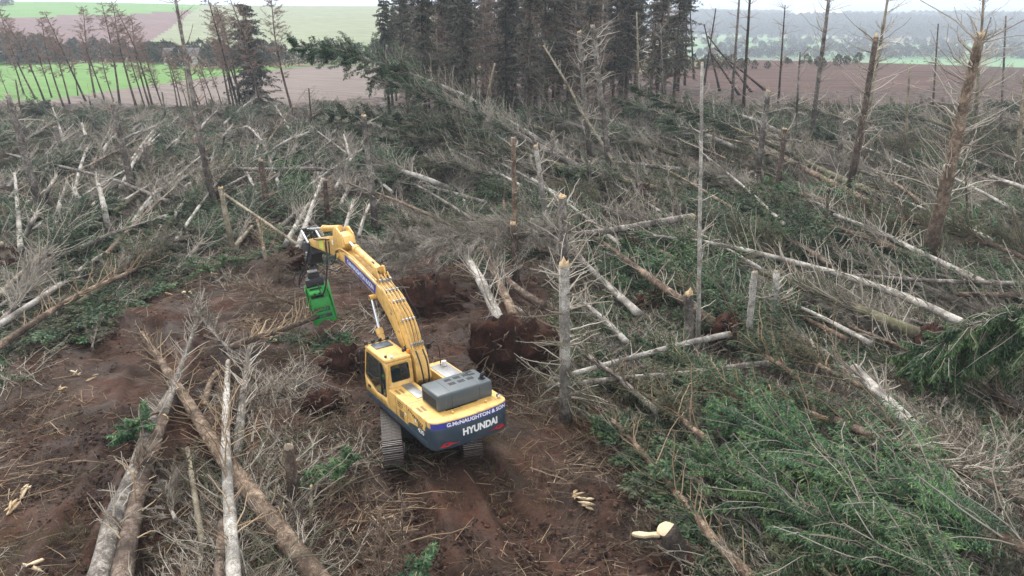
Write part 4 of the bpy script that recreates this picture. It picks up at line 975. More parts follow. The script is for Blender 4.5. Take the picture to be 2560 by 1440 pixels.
snag('second upright brown stem of the bottom bush group', (1010, 1480), (1003, 1225), .03, .012, 'bark_tan', None, 'none', fuzz=dict(n=40, L=1.1, t=(.05, .95), el=48, tw=24, mat='needles_rust', zmin=None, prof='cone', tl=.22, w=.010), cat='bush', name='dead_bush')

# --- thin bare poles standing over the tangle
for i, (b, t) in enumerate([((1985, 400), (2000, 130)), ((2260, 420), (2275, 160)), ((2330, 300), (2345, 60)), ((2500, 360), (2515, 40)), ((1780, 420), (1790, 230)), ((2060, 600), (2072, 470)), ((1660, 330), (1652, 60)), ((1600, 340), (1592, 30)), ((780, 330), (772, 220)), ((240, 330), (222, 240)), ((480, 300), (462, 170)), ((60, 330), (40, 200)), ((420, 330), (405, 230)), ((1110, 300), (1100, 60)), ((1190, 310), (1188, 20)), ((1240, 330), (1250, 110))]):
    snag('pole', b, t, .16, .08, ('bark_grey', 'bark_yellow', 'bark_brown')[i % 3], SD(26, 1.7, tw=6, t=(.3, 1), rmax=.03), 'torn' if i % 2 else 'none', group='thin bare poles standing over the tangle', name='bare_pole', cat='tree', K=12)
# --- leaning dark poles right of the stand
for i, (b, t) in enumerate([((1915, 228), (1785, 120)), ((1880, 232), (1770, 90)), ((1850, 240), (1775, 130)), ((1800, 230), (1760, 60)), ((1760, 215), (1790, 20)), ((1735, 200), (1723, -10)), ((1712, 215), (1718, -10)), ((1690, 190), (1668, -10))]):
    snag('dark leaning pole among the larches right of the stand', b, t, .22, .10, 'bark_dark', SD(40, 2.0, col='larch', tw=9, t=(.3, 1)), 'none', group='leaning poles right of the dark stand', name='leaning_pole', cat='tree', K=12)
# ------------------------------------------------------------------ repeated trees: larches, the dark stand, far spruce
def proto_standing(name, seed, H, r0, bark, dead=None, leaf=None, fuzz=None, bend=0.0):
    return make_tree(name, seed, [(0, 0, 0), (bend * .3, 0, H * .33), (bend * .1, 0, H * .66), (-bend, 0, H)], r0, .03, bark, dead, leaf, fuzz, ground=False, K=16, flare=.3)
rng = np.random.default_rng(7)
used = set()
def place(proto, loc, rz, s, label, group, cat, rx=0.0):
    if proto.name not in used:
        used.add(proto.name); o = proto
        o.location = loc; o.rotation_euler = (rx, 0, rz); o.scale = (s, s, s)
        tag(o, label, cat, group)
    else: o = copy_tree(proto, loc, rz, s, rx, label, group, cat)
    return o
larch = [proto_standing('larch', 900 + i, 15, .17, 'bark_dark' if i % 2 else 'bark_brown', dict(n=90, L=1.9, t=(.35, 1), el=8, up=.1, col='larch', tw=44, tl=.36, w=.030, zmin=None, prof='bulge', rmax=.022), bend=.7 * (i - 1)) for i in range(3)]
LX = [(90, 250, 18), (60, 235, 60), (115, 262, 30), (160, 270, 48), (215, 255, 22), (175, 262, 60), (238, 245, 18), (262, 252, 70), (300, 262, 0), (340, 265, 5), (362, 268, 85), (385, 280, 20), (375, 270, 40), (410, 278, 100), (445, 272, 110), (405, 262, 150), (470, 268, 160), (455, 275, 120), (500, 262, 110), (535, 262, 120), (555, 265, 130), (575, 262, 20), (585, 268, 40), (600, 266, 5), (610, 262, 30), (130, 245, 80), (195, 240, 110), (290, 270, 100), (20, 238, 150), (520, 270, 150)]
for i, (u, v, top) in enumerate(LX):
    b = px(u, v, -.1); t = px(u, top, 0, b[1]); s = max((t[2] - b[2]) / 15.0, .25)
    place(larch[i % 3], b, rng.uniform(0, 6.28) if i % 4 else 0.3, s, 'thin bare rusty-brown larch leaning in the row before the green field', 'bare larches along the far left edge', 'larch', rx=0).rotation_euler = (rng.normal(0, .05), -rng.uniform(.03, .22), rng.uniform(-.6, .6))
for i, (u, v, top, lb) in enumerate([(738, 300, -10, 'thin bent bare pole right of the lone spruce'), (600, 285, -30, 'tall thin pole left of the lone spruce'), (655, 290, -20, 'tall thin pole touching the lone spruce')]):
    b = px(u, v, -.1); t = px(u, top, 0, b[1])
    o = copy_tree(larch[i % 3], b, .4 * i, (t[2] - b[2]) / 15., 0, lb, None, 'larch'); o.rotation_euler = (0, -.14, .5 * i)
    if 'group' in o: del o['group']
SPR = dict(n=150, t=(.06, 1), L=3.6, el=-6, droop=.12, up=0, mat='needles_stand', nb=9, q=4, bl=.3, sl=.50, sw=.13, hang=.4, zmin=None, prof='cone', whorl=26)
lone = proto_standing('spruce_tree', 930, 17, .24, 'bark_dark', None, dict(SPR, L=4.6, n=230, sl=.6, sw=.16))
b = px(640, 262, -.1); t = px(640, 8, 0, b[1])
place(lone, b, .3, (t[2] - b[2]) / 17., 'lone dark green spruce standing among the bare larches', None, 'spruce')
# the dark stand: tall thin-crowned conifers, tops cut by the photo's upper edge
st = [proto_standing('stand_conifer', 940, 23, .27, 'bark_dark', dict(n=40, L=1.6, t=(.12, .5), el=0, col='larch', tw=6, zmin=None, prof='flat', up=-.05), dict(SPR, n=130, t=(.22, 1), L=3.2)),
      proto_standing('stand_conifer', 941, 24, .25, 'bark_brown', dict(n=60, L=1.8, t=(.1, .7), el=5, col='larch', tw=14, zmin=None, prof='flat'), dict(SPR, n=100, t=(.3, 1), L=2.9, mat='needles_stand'), fuzz=dict(n=60, L=2.4, t=(.25, .9), el=0, tw=48, mat='needles_rust', zmin=None, tl=.28, w=.055)),
      proto_standing('stand_conifer', 942, 22, .24, 'bark_grey', dict(n=60, L=2.0, t=(.1, .8), el=5, col='larch', tw=16, zmin=None, prof='flat', w=.02), None, fuzz=dict(n=80, L=2.3, t=(.2, 1), el=0, tw=50, mat='needles_rust', zmin=None, tl=.28, w=.055)),
      proto_standing('stand_conifer', 943, 25, .28, 'bark_dark', None, dict(SPR, n=150, t=(.12, 1), L=3.2, mat='needles_stand'))]
ORD_ROW = ['front', 'second', 'middle', 'fourth', 'rear']
for k in range(100):
    row = k % 5
    u = 985 + (k // 5) * 37 + rng.uniform(-16, 16)
    d = 92 + row * 13 + rng.uniform(-5, 5) + (12 if u > 1500 else 0) + (u < 1060) * 14
    a = math.atan2((u - CX) / FPX, 1.02)
    x, y = d * math.tan(a), d
    kind = int(rng.choice(4, p=[.16, .40, .38, .06]))
    if u > 1560: kind = int(rng.choice([0, 1, 2], p=[.2, .4, .4]))
    if u > 1600 and rng.random() < .45: continue
    s = rng.uniform(.82, 1.08) * (.72 if u < 1030 else 1)
    place(st[kind], (x, y, gz(x, y) - .1), rng.uniform(0, 6.28), s, 'tall %s conifer in the %s row of the dark standing block' % (('dark green', 'rusty-sided', 'bare rusty', 'dense green')[kind], ORD_ROW[row]),
          'conifers of the standing block, %s row' % ORD_ROW[row], 'conifer').rotation_euler[0] = rng.normal(0, .02)

# ------------------------------------------------------------------ filler windthrow: whole fallen trees lying in the tangle
def proto_fallen(seed, L, r0, bark, **kw):
    h = .85
    return make_tree('windthrown_tree', seed, [(0, 0, .3), (0.3, L * .33, h + .1), (-.2, L * .66, h + .2), (0, L, h)], r0, .04, bark, ground=0.001, **kw)
FF = lambda n, m: FZ(n, 2.9, t=(.22, 1), tw=60, mat=m, el=48, tl=.36, w=.020)
GG = lambda n, m, t0=.3: LF(n, 3.1, t=(t0, 1), mat=m, nb=19, q=4, el=48)
FP = [proto_fallen(960, 14, .2, 'bark_grey', dead=D(44, 1.9, t=(.15, .8), el=40, tw=8, rmax=.022), leaf=GG(90, 'needles_green')),
      proto_fallen(961, 15, .22, 'bark_mossy', dead=D(44, 2.0, t=(.1, .8), el=40, tw=8, rmax=.022, col='brown'), leaf=GG(66, 'needles_olive'), fuzz=FF(50, 'needles_grey')),
      proto_fallen(962, 13, .19, 'bark_grey', dead=D(50, 2.2, t=(.1, 1), el=42, tw=8, rmax=.024), fuzz=FF(110, 'needles_grey')),
      proto_fallen(963, 12, .18, 'bark_pale', dead=D(80, 2.1, t=(.1, 1), tw=9, el=34, rmax=.028), fuzz=FF(40, 'needles_grey')),
      proto_fallen(964, 12, .16, 'bark_brown', leaf=GG(90, 'needles_green', .15)),
      proto_fallen(965, 13, .2, 'bark_brown', dead=D(44, 2.0, el=42, tw=8, rmax=.022, col='brown'), fuzz=FF(100, 'needles_olive')),
      proto_fallen(966, 11, .18, 'bark_brown', dead=D(20, 1.8, t=(.2, .6)), leaf=GG(80, 'needles_bright', .2))]
KIND = ['green-topped', 'olive-topped', 'grey brushy', 'white-twigged', 'dark green bushy', 'brown brushy', 'bright green']
def clear(x, y):
    """ground kept free: the excavator's strip and the tracks to its left"""
    if math.hypot(x - MX, y - MY) < 6.2: return True
    if y < 34 and -21 < x < 6.5: return True
    if 33 < y < 44 and -17 < x < 3: return True
    if 30 < y < 50 and -24 < x < -8 and y < 34 + (x + 24) * .9: return True
    return False
cnt = 0; tries = 0
pts_used = []
while cnt < 200 and tries < 6000:
    tries += 1
    y = 26 + 84 * rng.random() ** 0.85
    x = rng.uniform(-.72, .76) * (y + 8)
    if x < 4 and y < 30: continue
    left = x < 0.02 * y - 2
    az = math.radians(rng.normal(30 if not left else 14, 16))
    L = 12; ex, ey = x - math.sin(az) * L, y + math.cos(az) * L
    if any(clear(x + (ex - x) * f, y + (ey - y) * f) for f in (0, .3, .6, 1)): continue
    if ey > 116 or (ey > 96 and -20 < ex < 30): continue
    if any((x - a) ** 2 + (y - b) ** 2 < (3.2 + y * .022) ** 2 for a, b in pts_used): continue
    pts_used.append((x, y))
    kind = int(rng.choice(7, p=[.25, .18, .12, .09, .16, .10, .10] if not left else [.26, .13, .14, .12, .15, .10, .10]))
    reg = ('right of the tall pole' if x > 10 else 'behind the excavator') if not left else 'in the left tangle'
    if y > 75: reg = 'at the back of the clearing'
    place(FP[kind], (x, y, gz(x, y) + rng.uniform(-.25, .35)), az, rng.uniform(.75, 1.15), '%s windthrown tree lying with others alike %s' % (KIND[kind], reg),
          '%s windthrown trees %s' % (KIND[kind], reg), 'fallen tree', rx=rng.normal(.01, .025))
    cnt += 1
ORD = ['first', 'second', 'third', 'fourth', 'fifth', 'sixth', 'seventh', 'eighth', 'ninth', 'tenth', 'eleventh', 'twelfth', 'thirteenth', 'fourteenth', 'fifteenth', 'sixteenth', 'seventeenth', 'eighteenth', 'nineteenth', 'twentieth'] + ['twenty-' + w for w in ('first', 'second', 'third', 'fourth', 'fifth', 'sixth', 'seventh', 'eighth', 'ninth')] + ['thirtieth']
def from_left(prefix, phrase):
    by = {}
    for o in SCOL.objects:
        if o.parent is None and str(o.get('group', '')).find(prefix) >= 0: by.setdefault(o['group'], []).append(o)
    for gname, objs in by.items():
        objs.sort(key=lambda o: o.location.x / (o.location.y * 0.93 + 5.4))
        if len(objs) == 1: objs[0]['label'] = 'single tree of the ' + gname
        elif len(objs) <= len(ORD):
            for i, o in enumerate(objs): o['label'] = phrase % (ORD[i], gname)
from_left('windthrown trees', '%s from left among %s')
from_left('pale windthrown trees', '%s from left of the %s')
from_left('raised windthrown trees', '%s from left of the %s')
from_left('conifers of the standing block', '%s from left of the tall %s')
from_left('slender fallen stems', '%s from left of the %s')
from_left('thin bare poles', '%s from left of the %s')
from_left('leaning poles', '%s from left of the dark %s')
from_left('bare larches', '%s from the left of the thin rusty %s')

# ------------------------------------------------------------------ stuff: brash, sticks, clods, grass, far woods
def scatter(name, protos, pts, label, smin, smax, tilt=0.2, seed=0, spin=6.283):
    """one object whose geometry nodes set proto meshes on its points"""
    col = bpy.data.collections.new(name + '_pieces')
    for i, me in enumerate(protos):
        col.objects.link(bpy.data.objects.new(name + '_piece', me))
    o = add_obj(name, np_mesh(name, pts))
    ng = bpy.data.node_groups.new(name, 'GeometryNodeTree')
    ng.interface.new_socket('Geometry', in_out='INPUT', socket_type='NodeSocketGeometry')
    ng.interface.new_socket('Geometry', in_out='OUTPUT', socket_type='NodeSocketGeometry')
    N, Lk = ng.nodes, ng.links
    gi, go = N.new('NodeGroupInput'), N.new('NodeGroupOutput')
    ci = N.new('GeometryNodeCollectionInfo'); ci.inputs['Collection'].default_value = col
    ci.inputs['Separate Children'].default_value = True; ci.inputs['Reset Children'].default_value = True
    io = N.new('GeometryNodeInstanceOnPoints'); io.inputs['Pick Instance'].default_value = True
    rv = N.new('FunctionNodeRandomValue'); rv.data_type = 'FLOAT_VECTOR'
    rv.inputs[0].default_value = (-tilt, -tilt, -spin / 2); rv.inputs[1].default_value = (tilt, tilt, spin / 2)
    rv.inputs['Seed'].default_value = seed
    rs = N.new('FunctionNodeRandomValue'); rs.data_type = 'FLOAT'
    rs.inputs[2].default_value = smin; rs.inputs[3].default_value = smax; rs.inputs['Seed'].default_value = seed + 1
    Lk.new(gi.outputs[0], io.inputs['Points']); Lk.new(ci.outputs[0], io.inputs['Instance'])
    Lk.new(rv.outputs[0], io.inputs['Rotation']); Lk.new(rs.outputs[1], io.inputs['Scale'])
    Lk.new(io.outputs[0], go.inputs[0])
    md = o.modifiers.new('scatter', 'NODES'); md.node_group = ng
    return tag(o, label, kind='stuff')
def green_patch(seed, mat, n=16, R=1.2):
    r = np.random.default_rng(seed); a = Acc()
    th = r.uniform(0, 6.28, n); l = R * r.uniform(.5, 1, n)
    d = np.stack([np.cos(th), np.sin(th), r.uniform(.05, .45, n)], 1)
    b = np.stack([r.normal(0, .35 * R, n), r.normal(0, .35 * R, n), r.uniform(0.02, .12, n)], 1)
    s = np.linspace(0, 1, 5)[None, :, None]
    P = b[:, None] + d[:, None] * l[:, None, None] * s; P[..., 2] -= .35 * l[:, None] * s[..., 0] ** 2
    P[..., 2] = np.maximum(P[..., 2], .02)
    (V, Q, t), tw = sprays(r, P, l, 8, 5, .42, .20, .068, .15, .1, 0.0)
    a.add(V, Q, tint=t)
    return a.mesh('patch', mat)
def twig_patch(seed, mat, n=22, R=1.3, up=.22, tw=14):
    r = np.random.default_rng(seed); a = Acc()
    th = r.normal(1.9, .9, n); l = R * r.uniform(.4, 1.1, n)
    d = norm(np.stack([np.cos(th), np.sin(th), r.uniform(-.05, up * 1.6, n)], 1))
    b = np.stack([r.normal(0, .5 * R, n), r.normal(0, .5 * R, n), r.uniform(0.0, .1, n)], 1)
    s = np.linspace(0, 1, 5)[None, :, None]
    P = b[:, None] + d[:, None] * l[:, None, None] * s + np.cumsum(r.normal(0, .05, (n, 5, 3)), 1) * l[:, None, None] * s
    P[..., 2] = np.maximum(P[..., 2], .015)
    V, Q = tubes(P, (.016 * (1 - .75 * s[..., 0]) + .002) * r.uniform(.5, 1.2, (n, 1)), 3)
    a.add(V, Q, tint=np.repeat(r.uniform(.2, 1, n), len(V) // n))
    B, Dd, Nn, L, w = twigs(r, P, l, tw, .4, .011, .2, .7)
    V, Q, T3 = hairs(r, B, Dd, L, w, .3); V[:, 2] = np.maximum(V[:, 2], .01)
    a.add(V, Q, T3, tint=np.repeat(r.uniform(0, .9, len(B)), 5))
    return a.mesh('patch', mat)
def stick_patch(seed, mat, n=14, R=.9):
    r = np.random.default_rng(seed); a = Acc()
    th = r.uniform(0, 6.28, n); l = r.uniform(.15, .75, n)
    d = norm(np.stack([np.cos(th), np.sin(th), r.normal(.06, .1, n)], 1))
    b = np.stack([r.normal(0, R, n), r.normal(0, R, n), r.uniform(0.01, .07, n)], 1)
    s = np.linspace(0, 1, 4)[None, :, None]
    P = b[:, None] + d[:, None] * l[:, None, None] * s + np.cumsum(r.normal(0, .04, (n, 4, 3)), 1) * l[:, None, None]
    V, Q = tubes(P, (.010 * (1 - .6 * s[..., 0])) * r.uniform(.4, 1.3, (n, 1)), 3)
    a.add(V, Q, tint=np.repeat(r.beta(1.4, 2.2, n), len(V) // n))
    return a.mesh('sticks', mat)
def clod_patch(seed, n=12, R=.5):
    r = np.random.default_rng(seed); a = Acc()
    ico = np.array([(0, 0, 1)] + [(math.cos(k * 1.2566) * .894, math.sin(k * 1.2566) * .894, .447) for k in range(5)] + [(math.cos(k * 1.2566 + .628) * .894, math.sin(k * 1.2566 + .628) * .894, -.447) for k in range(5)])
    T = [(0, 1 + k, 1 + (k + 1) % 5) for k in range(5)] + [(1 + k, 6 + k, 1 + (k + 1) % 5) for k in range(5)] + [(1 + (k + 1) % 5, 6 + k, 6 + (k + 1) % 5) for k in range(5)]
    for i in range(n):
        sz = .018 + .065 * r.random() ** 2.5
        V = ico * (1 + .36 * r.standard_normal((11, 1))) * sz * np.array([1.2, 1, .75]) + [r.normal(0, R), r.normal(0, R), sz * .3]
        a.add(V, None, T, tint=r.uniform(0, 1))
    return a.mesh('clods', 'clod')
def grass_patch(seed, n=40, R=.35):
    r = np.random.default_rng(seed); a = Acc()
    B = np.stack([r.normal(0, R, n), r.normal(0, R, n), np.zeros(n)], 1)
    Dd = norm(np.stack([r.normal(0, .5, n), r.normal(0, .5, n), np.ones(n)], 1))
    V, Q = blades(B, Dd, norm(r.normal(0, 1, (n, 3))), r.uniform(.08, .26, n), np.full(n, .016), .3)
    a.add(V, Q, tint=np.repeat(r.random(n), 4)); return a.mesh('grass', 'grass_blade')
def field_pts(n, fn, seed, lift=0.0):
    r = np.random.default_rng(seed)
    y = 14 + 106 * r.random(n * 4) ** 1.7; x = r.uniform(-.78, .80, n * 4) * (y + 7)
    w = fn(x, y); k = r.random(n * 4) < w
    x, y = x[k][:n], y[k][:n]
    return np.stack([x, y, g(x, y) + lift], 1)
def zone_open(x, y, heap=.45):
    """1 on the bare worked soil, 0 in the tangle"""
    a = (1 - sstep(31, 36, y)) * sstep(-24, -20, x) * (1 - heap * np.exp(-((x + 9.5 + .35 * (y - 20)) / 2.6) ** 2) * (1 - sstep(26, 30, y))) * (1 - sstep(5.5, 8.5, x + .25 * (y - 16)))
    b = sstep(30, 33, y) * (1 - sstep(43, 48, y)) * sstep(-19, -16, x) * (1 - sstep(2, 4, x))
    c = np.exp(-((x + 19 - .3 * (y - 34)) / 3.5) ** 2) * (1 - sstep(46, 52, y))
    return np.clip(np.maximum(np.maximum(a, b), c), 0, 1)
def bare(x, y):
    """1 where the machine has tracked the soil bare"""
    m = (1 - sstep(20.5, 22.5, y)) * sstep(-5.2, -3.4, x) * (1 - sstep(3.6, 5.2, x))
    d = np.minimum(seg_dist(x, y, (-16.5, 33.0), (-13.2, 23.6))[0], seg_dist(x, y, (-13.2, 23.6), (-11.3, 15.0))[0])
    return np.maximum(m, 1 - sstep(1.8, 3.4, d))
nn = lambda x, y, s, k: vnoise(x / s, y / s, k)
scatter('green_brash', [green_patch(50 + i, m) for i, m in enumerate(['needles_green', 'needles_green', 'needles_bright', 'needles_olive', 'needles_olive'])],
        field_pts(6200, lambda x, y: (1 - .999 * zone_open(x, y, 0)) * (1 - bare(x, y)) * sstep(-.35, .35, nn(x, y, 6, 21)), 1), 'low mat of torn green spruce sprays over the ground', .7, 1.5, .25, 3)
scatter('dead_brash', [twig_patch(70 + i, m, tw=12 + 6 * (i % 3)) for i, m in enumerate(['needles_olive', 'twig_pale', 'needles_dead', 'twig_pale', 'needles_grey', 'twig_brown'])],
        field_pts(6500, lambda x, y: (1 - .985 * zone_open(x, y)) * (1 - bare(x, y)) * (.45 + .55 * sstep(-.4, .3, nn(x, y, 5, 22))), 2), 'grey and brown dead twigs strewn through the tangle', .7, 1.6, .2, 5, 1.2)
scatter('stick_litter', [stick_patch(90 + i, m) for i, m in enumerate(['twig_straw', 'twig_brown', 'twig_brown', 'twig_brown', 'twig_straw'])],
        field_pts(3000, lambda x, y: (.15 + .85 * zone_open(x, y)) * (1 - .72 * bare(x, y)) * (.25 + .75 * sstep(-.3, .4, nn(x, y, 2.2, 23))) * (y < 60), 3, .01), 'broken sticks and twig litter on the worked soil', .7, 1.5, .1, 7)
scatter('soil_clods', [clod_patch(110 + i) for i in range(5)],
        field_pts(4200, lambda x, y: (.08 + .92 * zone_open(x, y)) * sstep(-.5, .4, nn(x, y, 3, 24)) * (y < 55), 4, -.01), 'red-brown clods of turned soil', .4, 1.15, .1, 9)
scatter('grass_tufts', [grass_patch(120 + i) for i in range(4)],
        field_pts(1500, lambda x, y: sstep(.15, .6, nn(x, y, 3.5, 25)) * (y < 60), 5, -.02), 'thin grass and moss tufts on the soil', .5, 1.2, .1, 11)
def brush_dead_wide():
    a = []
    for i, m in enumerate(['twig_brown', 'twig_straw', 'twig_brown', 'needles_rust']): a.append(twig_patch(140 + i, m, 18, 1.3, .14, 12))
    return a
scatter('strewn_branches', brush_dead_wide(), field_pts(950, lambda x, y: zone_open(x, y) * (1 - .96 * bare(x, y)) * sstep(-.05, .5, nn(x, y, 3.2, 26)) * (np.hypot(x - MX, y - MY) > 4.2), 6, .02), 'brown broken branches strewn on the worked soil', .6, 1.4, .1, 13)
# far woods and hedges
def far_tree(seed, conifer=False):
    r = np.random.default_rng(seed); a = Acc(); n = 260
    h = r.random(n) ** .8
    rad = (.5 * (1 - h) + .05) if conifer else .42 * np.sin(np.pi * (h * .85 + .12))
    th = r.uniform(0, 6.28, n); q = rad * np.sqrt(r.random(n)) * r.uniform(.8, 1.2, n)
    B = np.stack([np.cos(th) * q, np.sin(th) * q, .12 + h * .85], 1)
    Dd = norm(np.stack([np.cos(th), np.sin(th), r.uniform(0, 1.4, n)], 1) + r.normal(0, .3, (n, 3)))
    V, Q = blades(B, Dd, norm(r.normal(0, 1, (n, 3))), r.uniform(.10, .24, n), r.uniform(.05, .11, n), .5)
    a.add(V, Q, tint=np.repeat((.2 + .5 * h + r.normal(0, .15, n)).clip(0, 1), 4))
    P = np.array([[[0, 0, 0], [0, 0, .6]]]); V, Q = tubes(P, np.array([[.025, .01]]), 5); a.add(V, Q, tint=.1)
    return a.mesh('wood', 'far_leaf')
FT = [far_tree(i, i > 3) for i in range(6)]
def on_line(pts, n, seed, jx, jr):
    r = np.random.default_rng(seed); out = []
    for i in range(n):
        k = r.random() * (len(pts) - 1); j = int(k); f = k - j
        u = pts[j][0] * (1 - f) + pts[j + 1][0] * f + r.normal(0, jx); v = pts[j][1] * (1 - f) + pts[j + 1][1] * f
        p = hit_far(u, v); p = p * (1 + r.uniform(-jr, jr)); out.append((p[0], p[1], far_z(p[0], p[1]) - .3))
    return np.array(out)
scatter('hedge_trees', FT, on_line([(90, 146), (250, 150), (450, 160), (700, 160), (1000, 150)], 150, 31, 10, .08), 'line of hazy bare hedgerow trees below the hill', 3, 6.5, .05, 15)
scatter('pine_clump', FT[4:], on_line([(-160, 150), (90, 150)], 90, 32, 6, .06), 'dark pine clump at the left edge below the hill', 5, 8, .03, 17)
scatter('field_edge_scrub', FT, on_line([(1640, 168), (1860, 165), (2350, 152), (2650, 150)], 110, 33, 12, .06), 'low scrub along the far edge of the red field', 1.2, 3.2, .05, 19)
def ridge_pts(n, seed, r0, r1, thr):
    r = np.random.default_rng(seed)
    a = np.radians(r.uniform(9, 42, n)); d = r0 + (r1 - r0) * r.random(n)
    x, y = d * np.sin(a), d * np.cos(a)
    k = vnoise(x / 380, y / 240, 41) > thr
    return np.stack([x[k], y[k], far_z(x[k], y[k]) - .5], 1)
scatter('ridge_woods', FT, np.concatenate([ridge_pts(9000, 34, 1750, 2750, -.35), ridge_pts(5000, 35, 2800, 4200, -.1)]), 'hazy blue-green woods over the far right ridge', 13, 22, .05, 21)
scatter('valley_hedges', FT, np.concatenate([on_line([(1750, v), (2650, v + 3)], 150, 36 + v, 20, .012) for v in (96, 112, 128, 143)]), 'hedges and copses among the valley fields', 6, 13, .05, 23)
scatter('crest_trees', FT, on_line([(-50, 16), (30, 14)], 8, 46, 5, .01), 'tiny trees on the hill crest', 3, 6, .05, 25)
# ------------------------------------------------------------------ machine materials
def mat_paint(name, col, rough_=0.4, dirt=0.35, metal=0.0, dirtcol=(0.06, 0.038, 0.026), coat=0.0):
    m, nt, b = new_mat(name)
    p = tex(nt)
    n = nz(nt, 2.6, 7, 0.72, p)
    f = ramp(nt, n, [(0.46, (0, 0, 0)), (0.68, (dirt,) * 3)])
    tone = ramp(nt, nz(nt, 0.9, 3, 0.5, p), [(0.3, tuple(v * 0.86 for v in col)), (0.7, tuple(min(v * 1.08, 1) for v in col))])
    c = mix(nt, f, tone, dirtcol)
    sk = ramp(nt, nz(nt, 6, 5, 0.7, scaled(nt, p, (1, 1, 0.18))), [(0.56, (0, 0, 0)), (0.70, (dirt * 0.7,) * 3)])
    c = mix(nt, sk, c, tuple(v * 1.6 for v in dirtcol))
    sp = ramp(nt, nz(nt, 34, 3, 0.6, p), [(0.62, (0, 0, 0)), (0.70, (dirt,) * 3)])
    c = mix(nt, sp, c, dirtcol)
    nt.links.new(c, b.inputs['Base Color'])
    r = ramp(nt, n, [(0.4, (rough_,) * 3), (0.7, (min(rough_ + 0.35, 1),) * 3)])
    nt.links.new(r, b.inputs['Roughness'])
    b.inputs['Metallic'].default_value = metal
    b.inputs['Coat Weight'].default_value = coat
mat_paint('paint_yellow', (0.68, 0.41, 0.115), 0.36, 0.45)
mat_paint('paint_charcoal', (0.024, 0.042, 0.060), 0.30, 0.30, dirtcol=(0.09, 0.07, 0.055))
mat_paint('paint_slate', (0.062, 0.080, 0.090), 0.30, 0.35, dirtcol=(0.10, 0.08, 0.06))
mat_paint('paint_blue', (0.035, 0.045, 0.27), 0.4, 0.15)
mat_paint('paint_green', (0.022, 0.33, 0.050), 0.45, 0.6, dirtcol=(0.10, 0.085, 0.065))
mat_paint('paint_red', (0.42, 0.012, 0.014), 0.35, 0.2)
mat_paint('paint_white', (0.75, 0.75, 0.73), 0.5, 0.12)
mat_paint('paint_black', (0.012, 0.013, 0.015), 0.5, 0.35)
mat_paint('paint_lime', (0.62, 0.70, 0.12), 0.5, 0.15)
mat_paint('rubber', (0.014, 0.015, 0.017), 0.6, 0.15)
mat_paint('steel_plate', (0.42, 0.43, 0.44), 0.38, 0.25, 0.9)
mat_paint('chrome', (0.75, 0.76, 0.78), 0.14, 0.05, 1.0)
mat_paint('track_steel', (0.36, 0.345, 0.33), 0.42, 0.9, 0.6, dirtcol=(0.055, 0.030, 0.021))
mat_paint('track_mud', (0.035, 0.024, 0.02), 0.7, 0.9, 0.2, dirtcol=(0.06, 0.03, 0.02))
mat_paint('dark_recess', (0.010, 0.010, 0.010), 0.8, 0.1)
mat_paint('seat_fabric', (0.02, 0.022, 0.026), 0.9, 0.1)
mat_paint('hivis', (0.10, 0.55, 0.12), 0.8, 0.1)
mat_paint('skin', (0.50, 0.28, 0.20), 0.6, 0.0)
mat_paint('lamp_lens', (0.72, 0.74, 0.78), 0.15, 0.05)
mat_paint('beacon', (0.90, 0.22, 0.02), 0.25, 0.05)
mat_paint('house_wall', (0.72, 0.70, 0.66), 0.9, 0.1)
mat_paint('house_roof', (0.11, 0.10, 0.10), 0.9, 0.1)
def mat_glass():
    m, nt, b = new_mat('cab_glass')
    b.inputs['Base Color'].default_value = (0.02, 0.028, 0.03, 1); b.inputs['Roughness'].default_value = 0.06
    tr = nt.nodes.new('ShaderNodeBsdfTransparent'); tr.inputs['Color'].default_value = (0.72, 0.78, 0.78, 1)
    mx = nt.nodes.new('ShaderNodeMixShader'); mx.inputs[0].default_value = 0.38
    out = [n for n in nt.nodes if n.type == 'OUTPUT_MATERIAL'][0]
    nt.links.new(tr.outputs[0], mx.inputs[1]); nt.links.new(b.outputs[0], mx.inputs[2]); nt.links.new(mx.outputs[0], out.inputs['Surface'])
mat_glass()
def mat_tread():
    m, nt, b = new_mat('tread_plate')
    p = tex(nt)
    v = nt.nodes.new('ShaderNodeTexVoronoi'); v.inputs['Scale'].default_value = 16; v.inputs['Randomness'].default_value = 0.05
    nt.links.new(p, v.inputs['Vector'])
    c = ramp(nt, v.outputs['Distance'], [(0.15, (0.34, 0.35, 0.36)), (0.35, (0.16, 0.165, 0.17))])
    nt.links.new(mix(nt, 0.3, c, ramp(nt, nz(nt, 5, 5, .6, p), [(0.4, (0.5, 0.5, 0.5)), (0.7, (0.25, 0.2, 0.16))])), b.inputs['Base Color'])
    b.inputs['Metallic'].default_value = 0.5; b.inputs['Roughness'].default_value = 0.5
mat_tread()

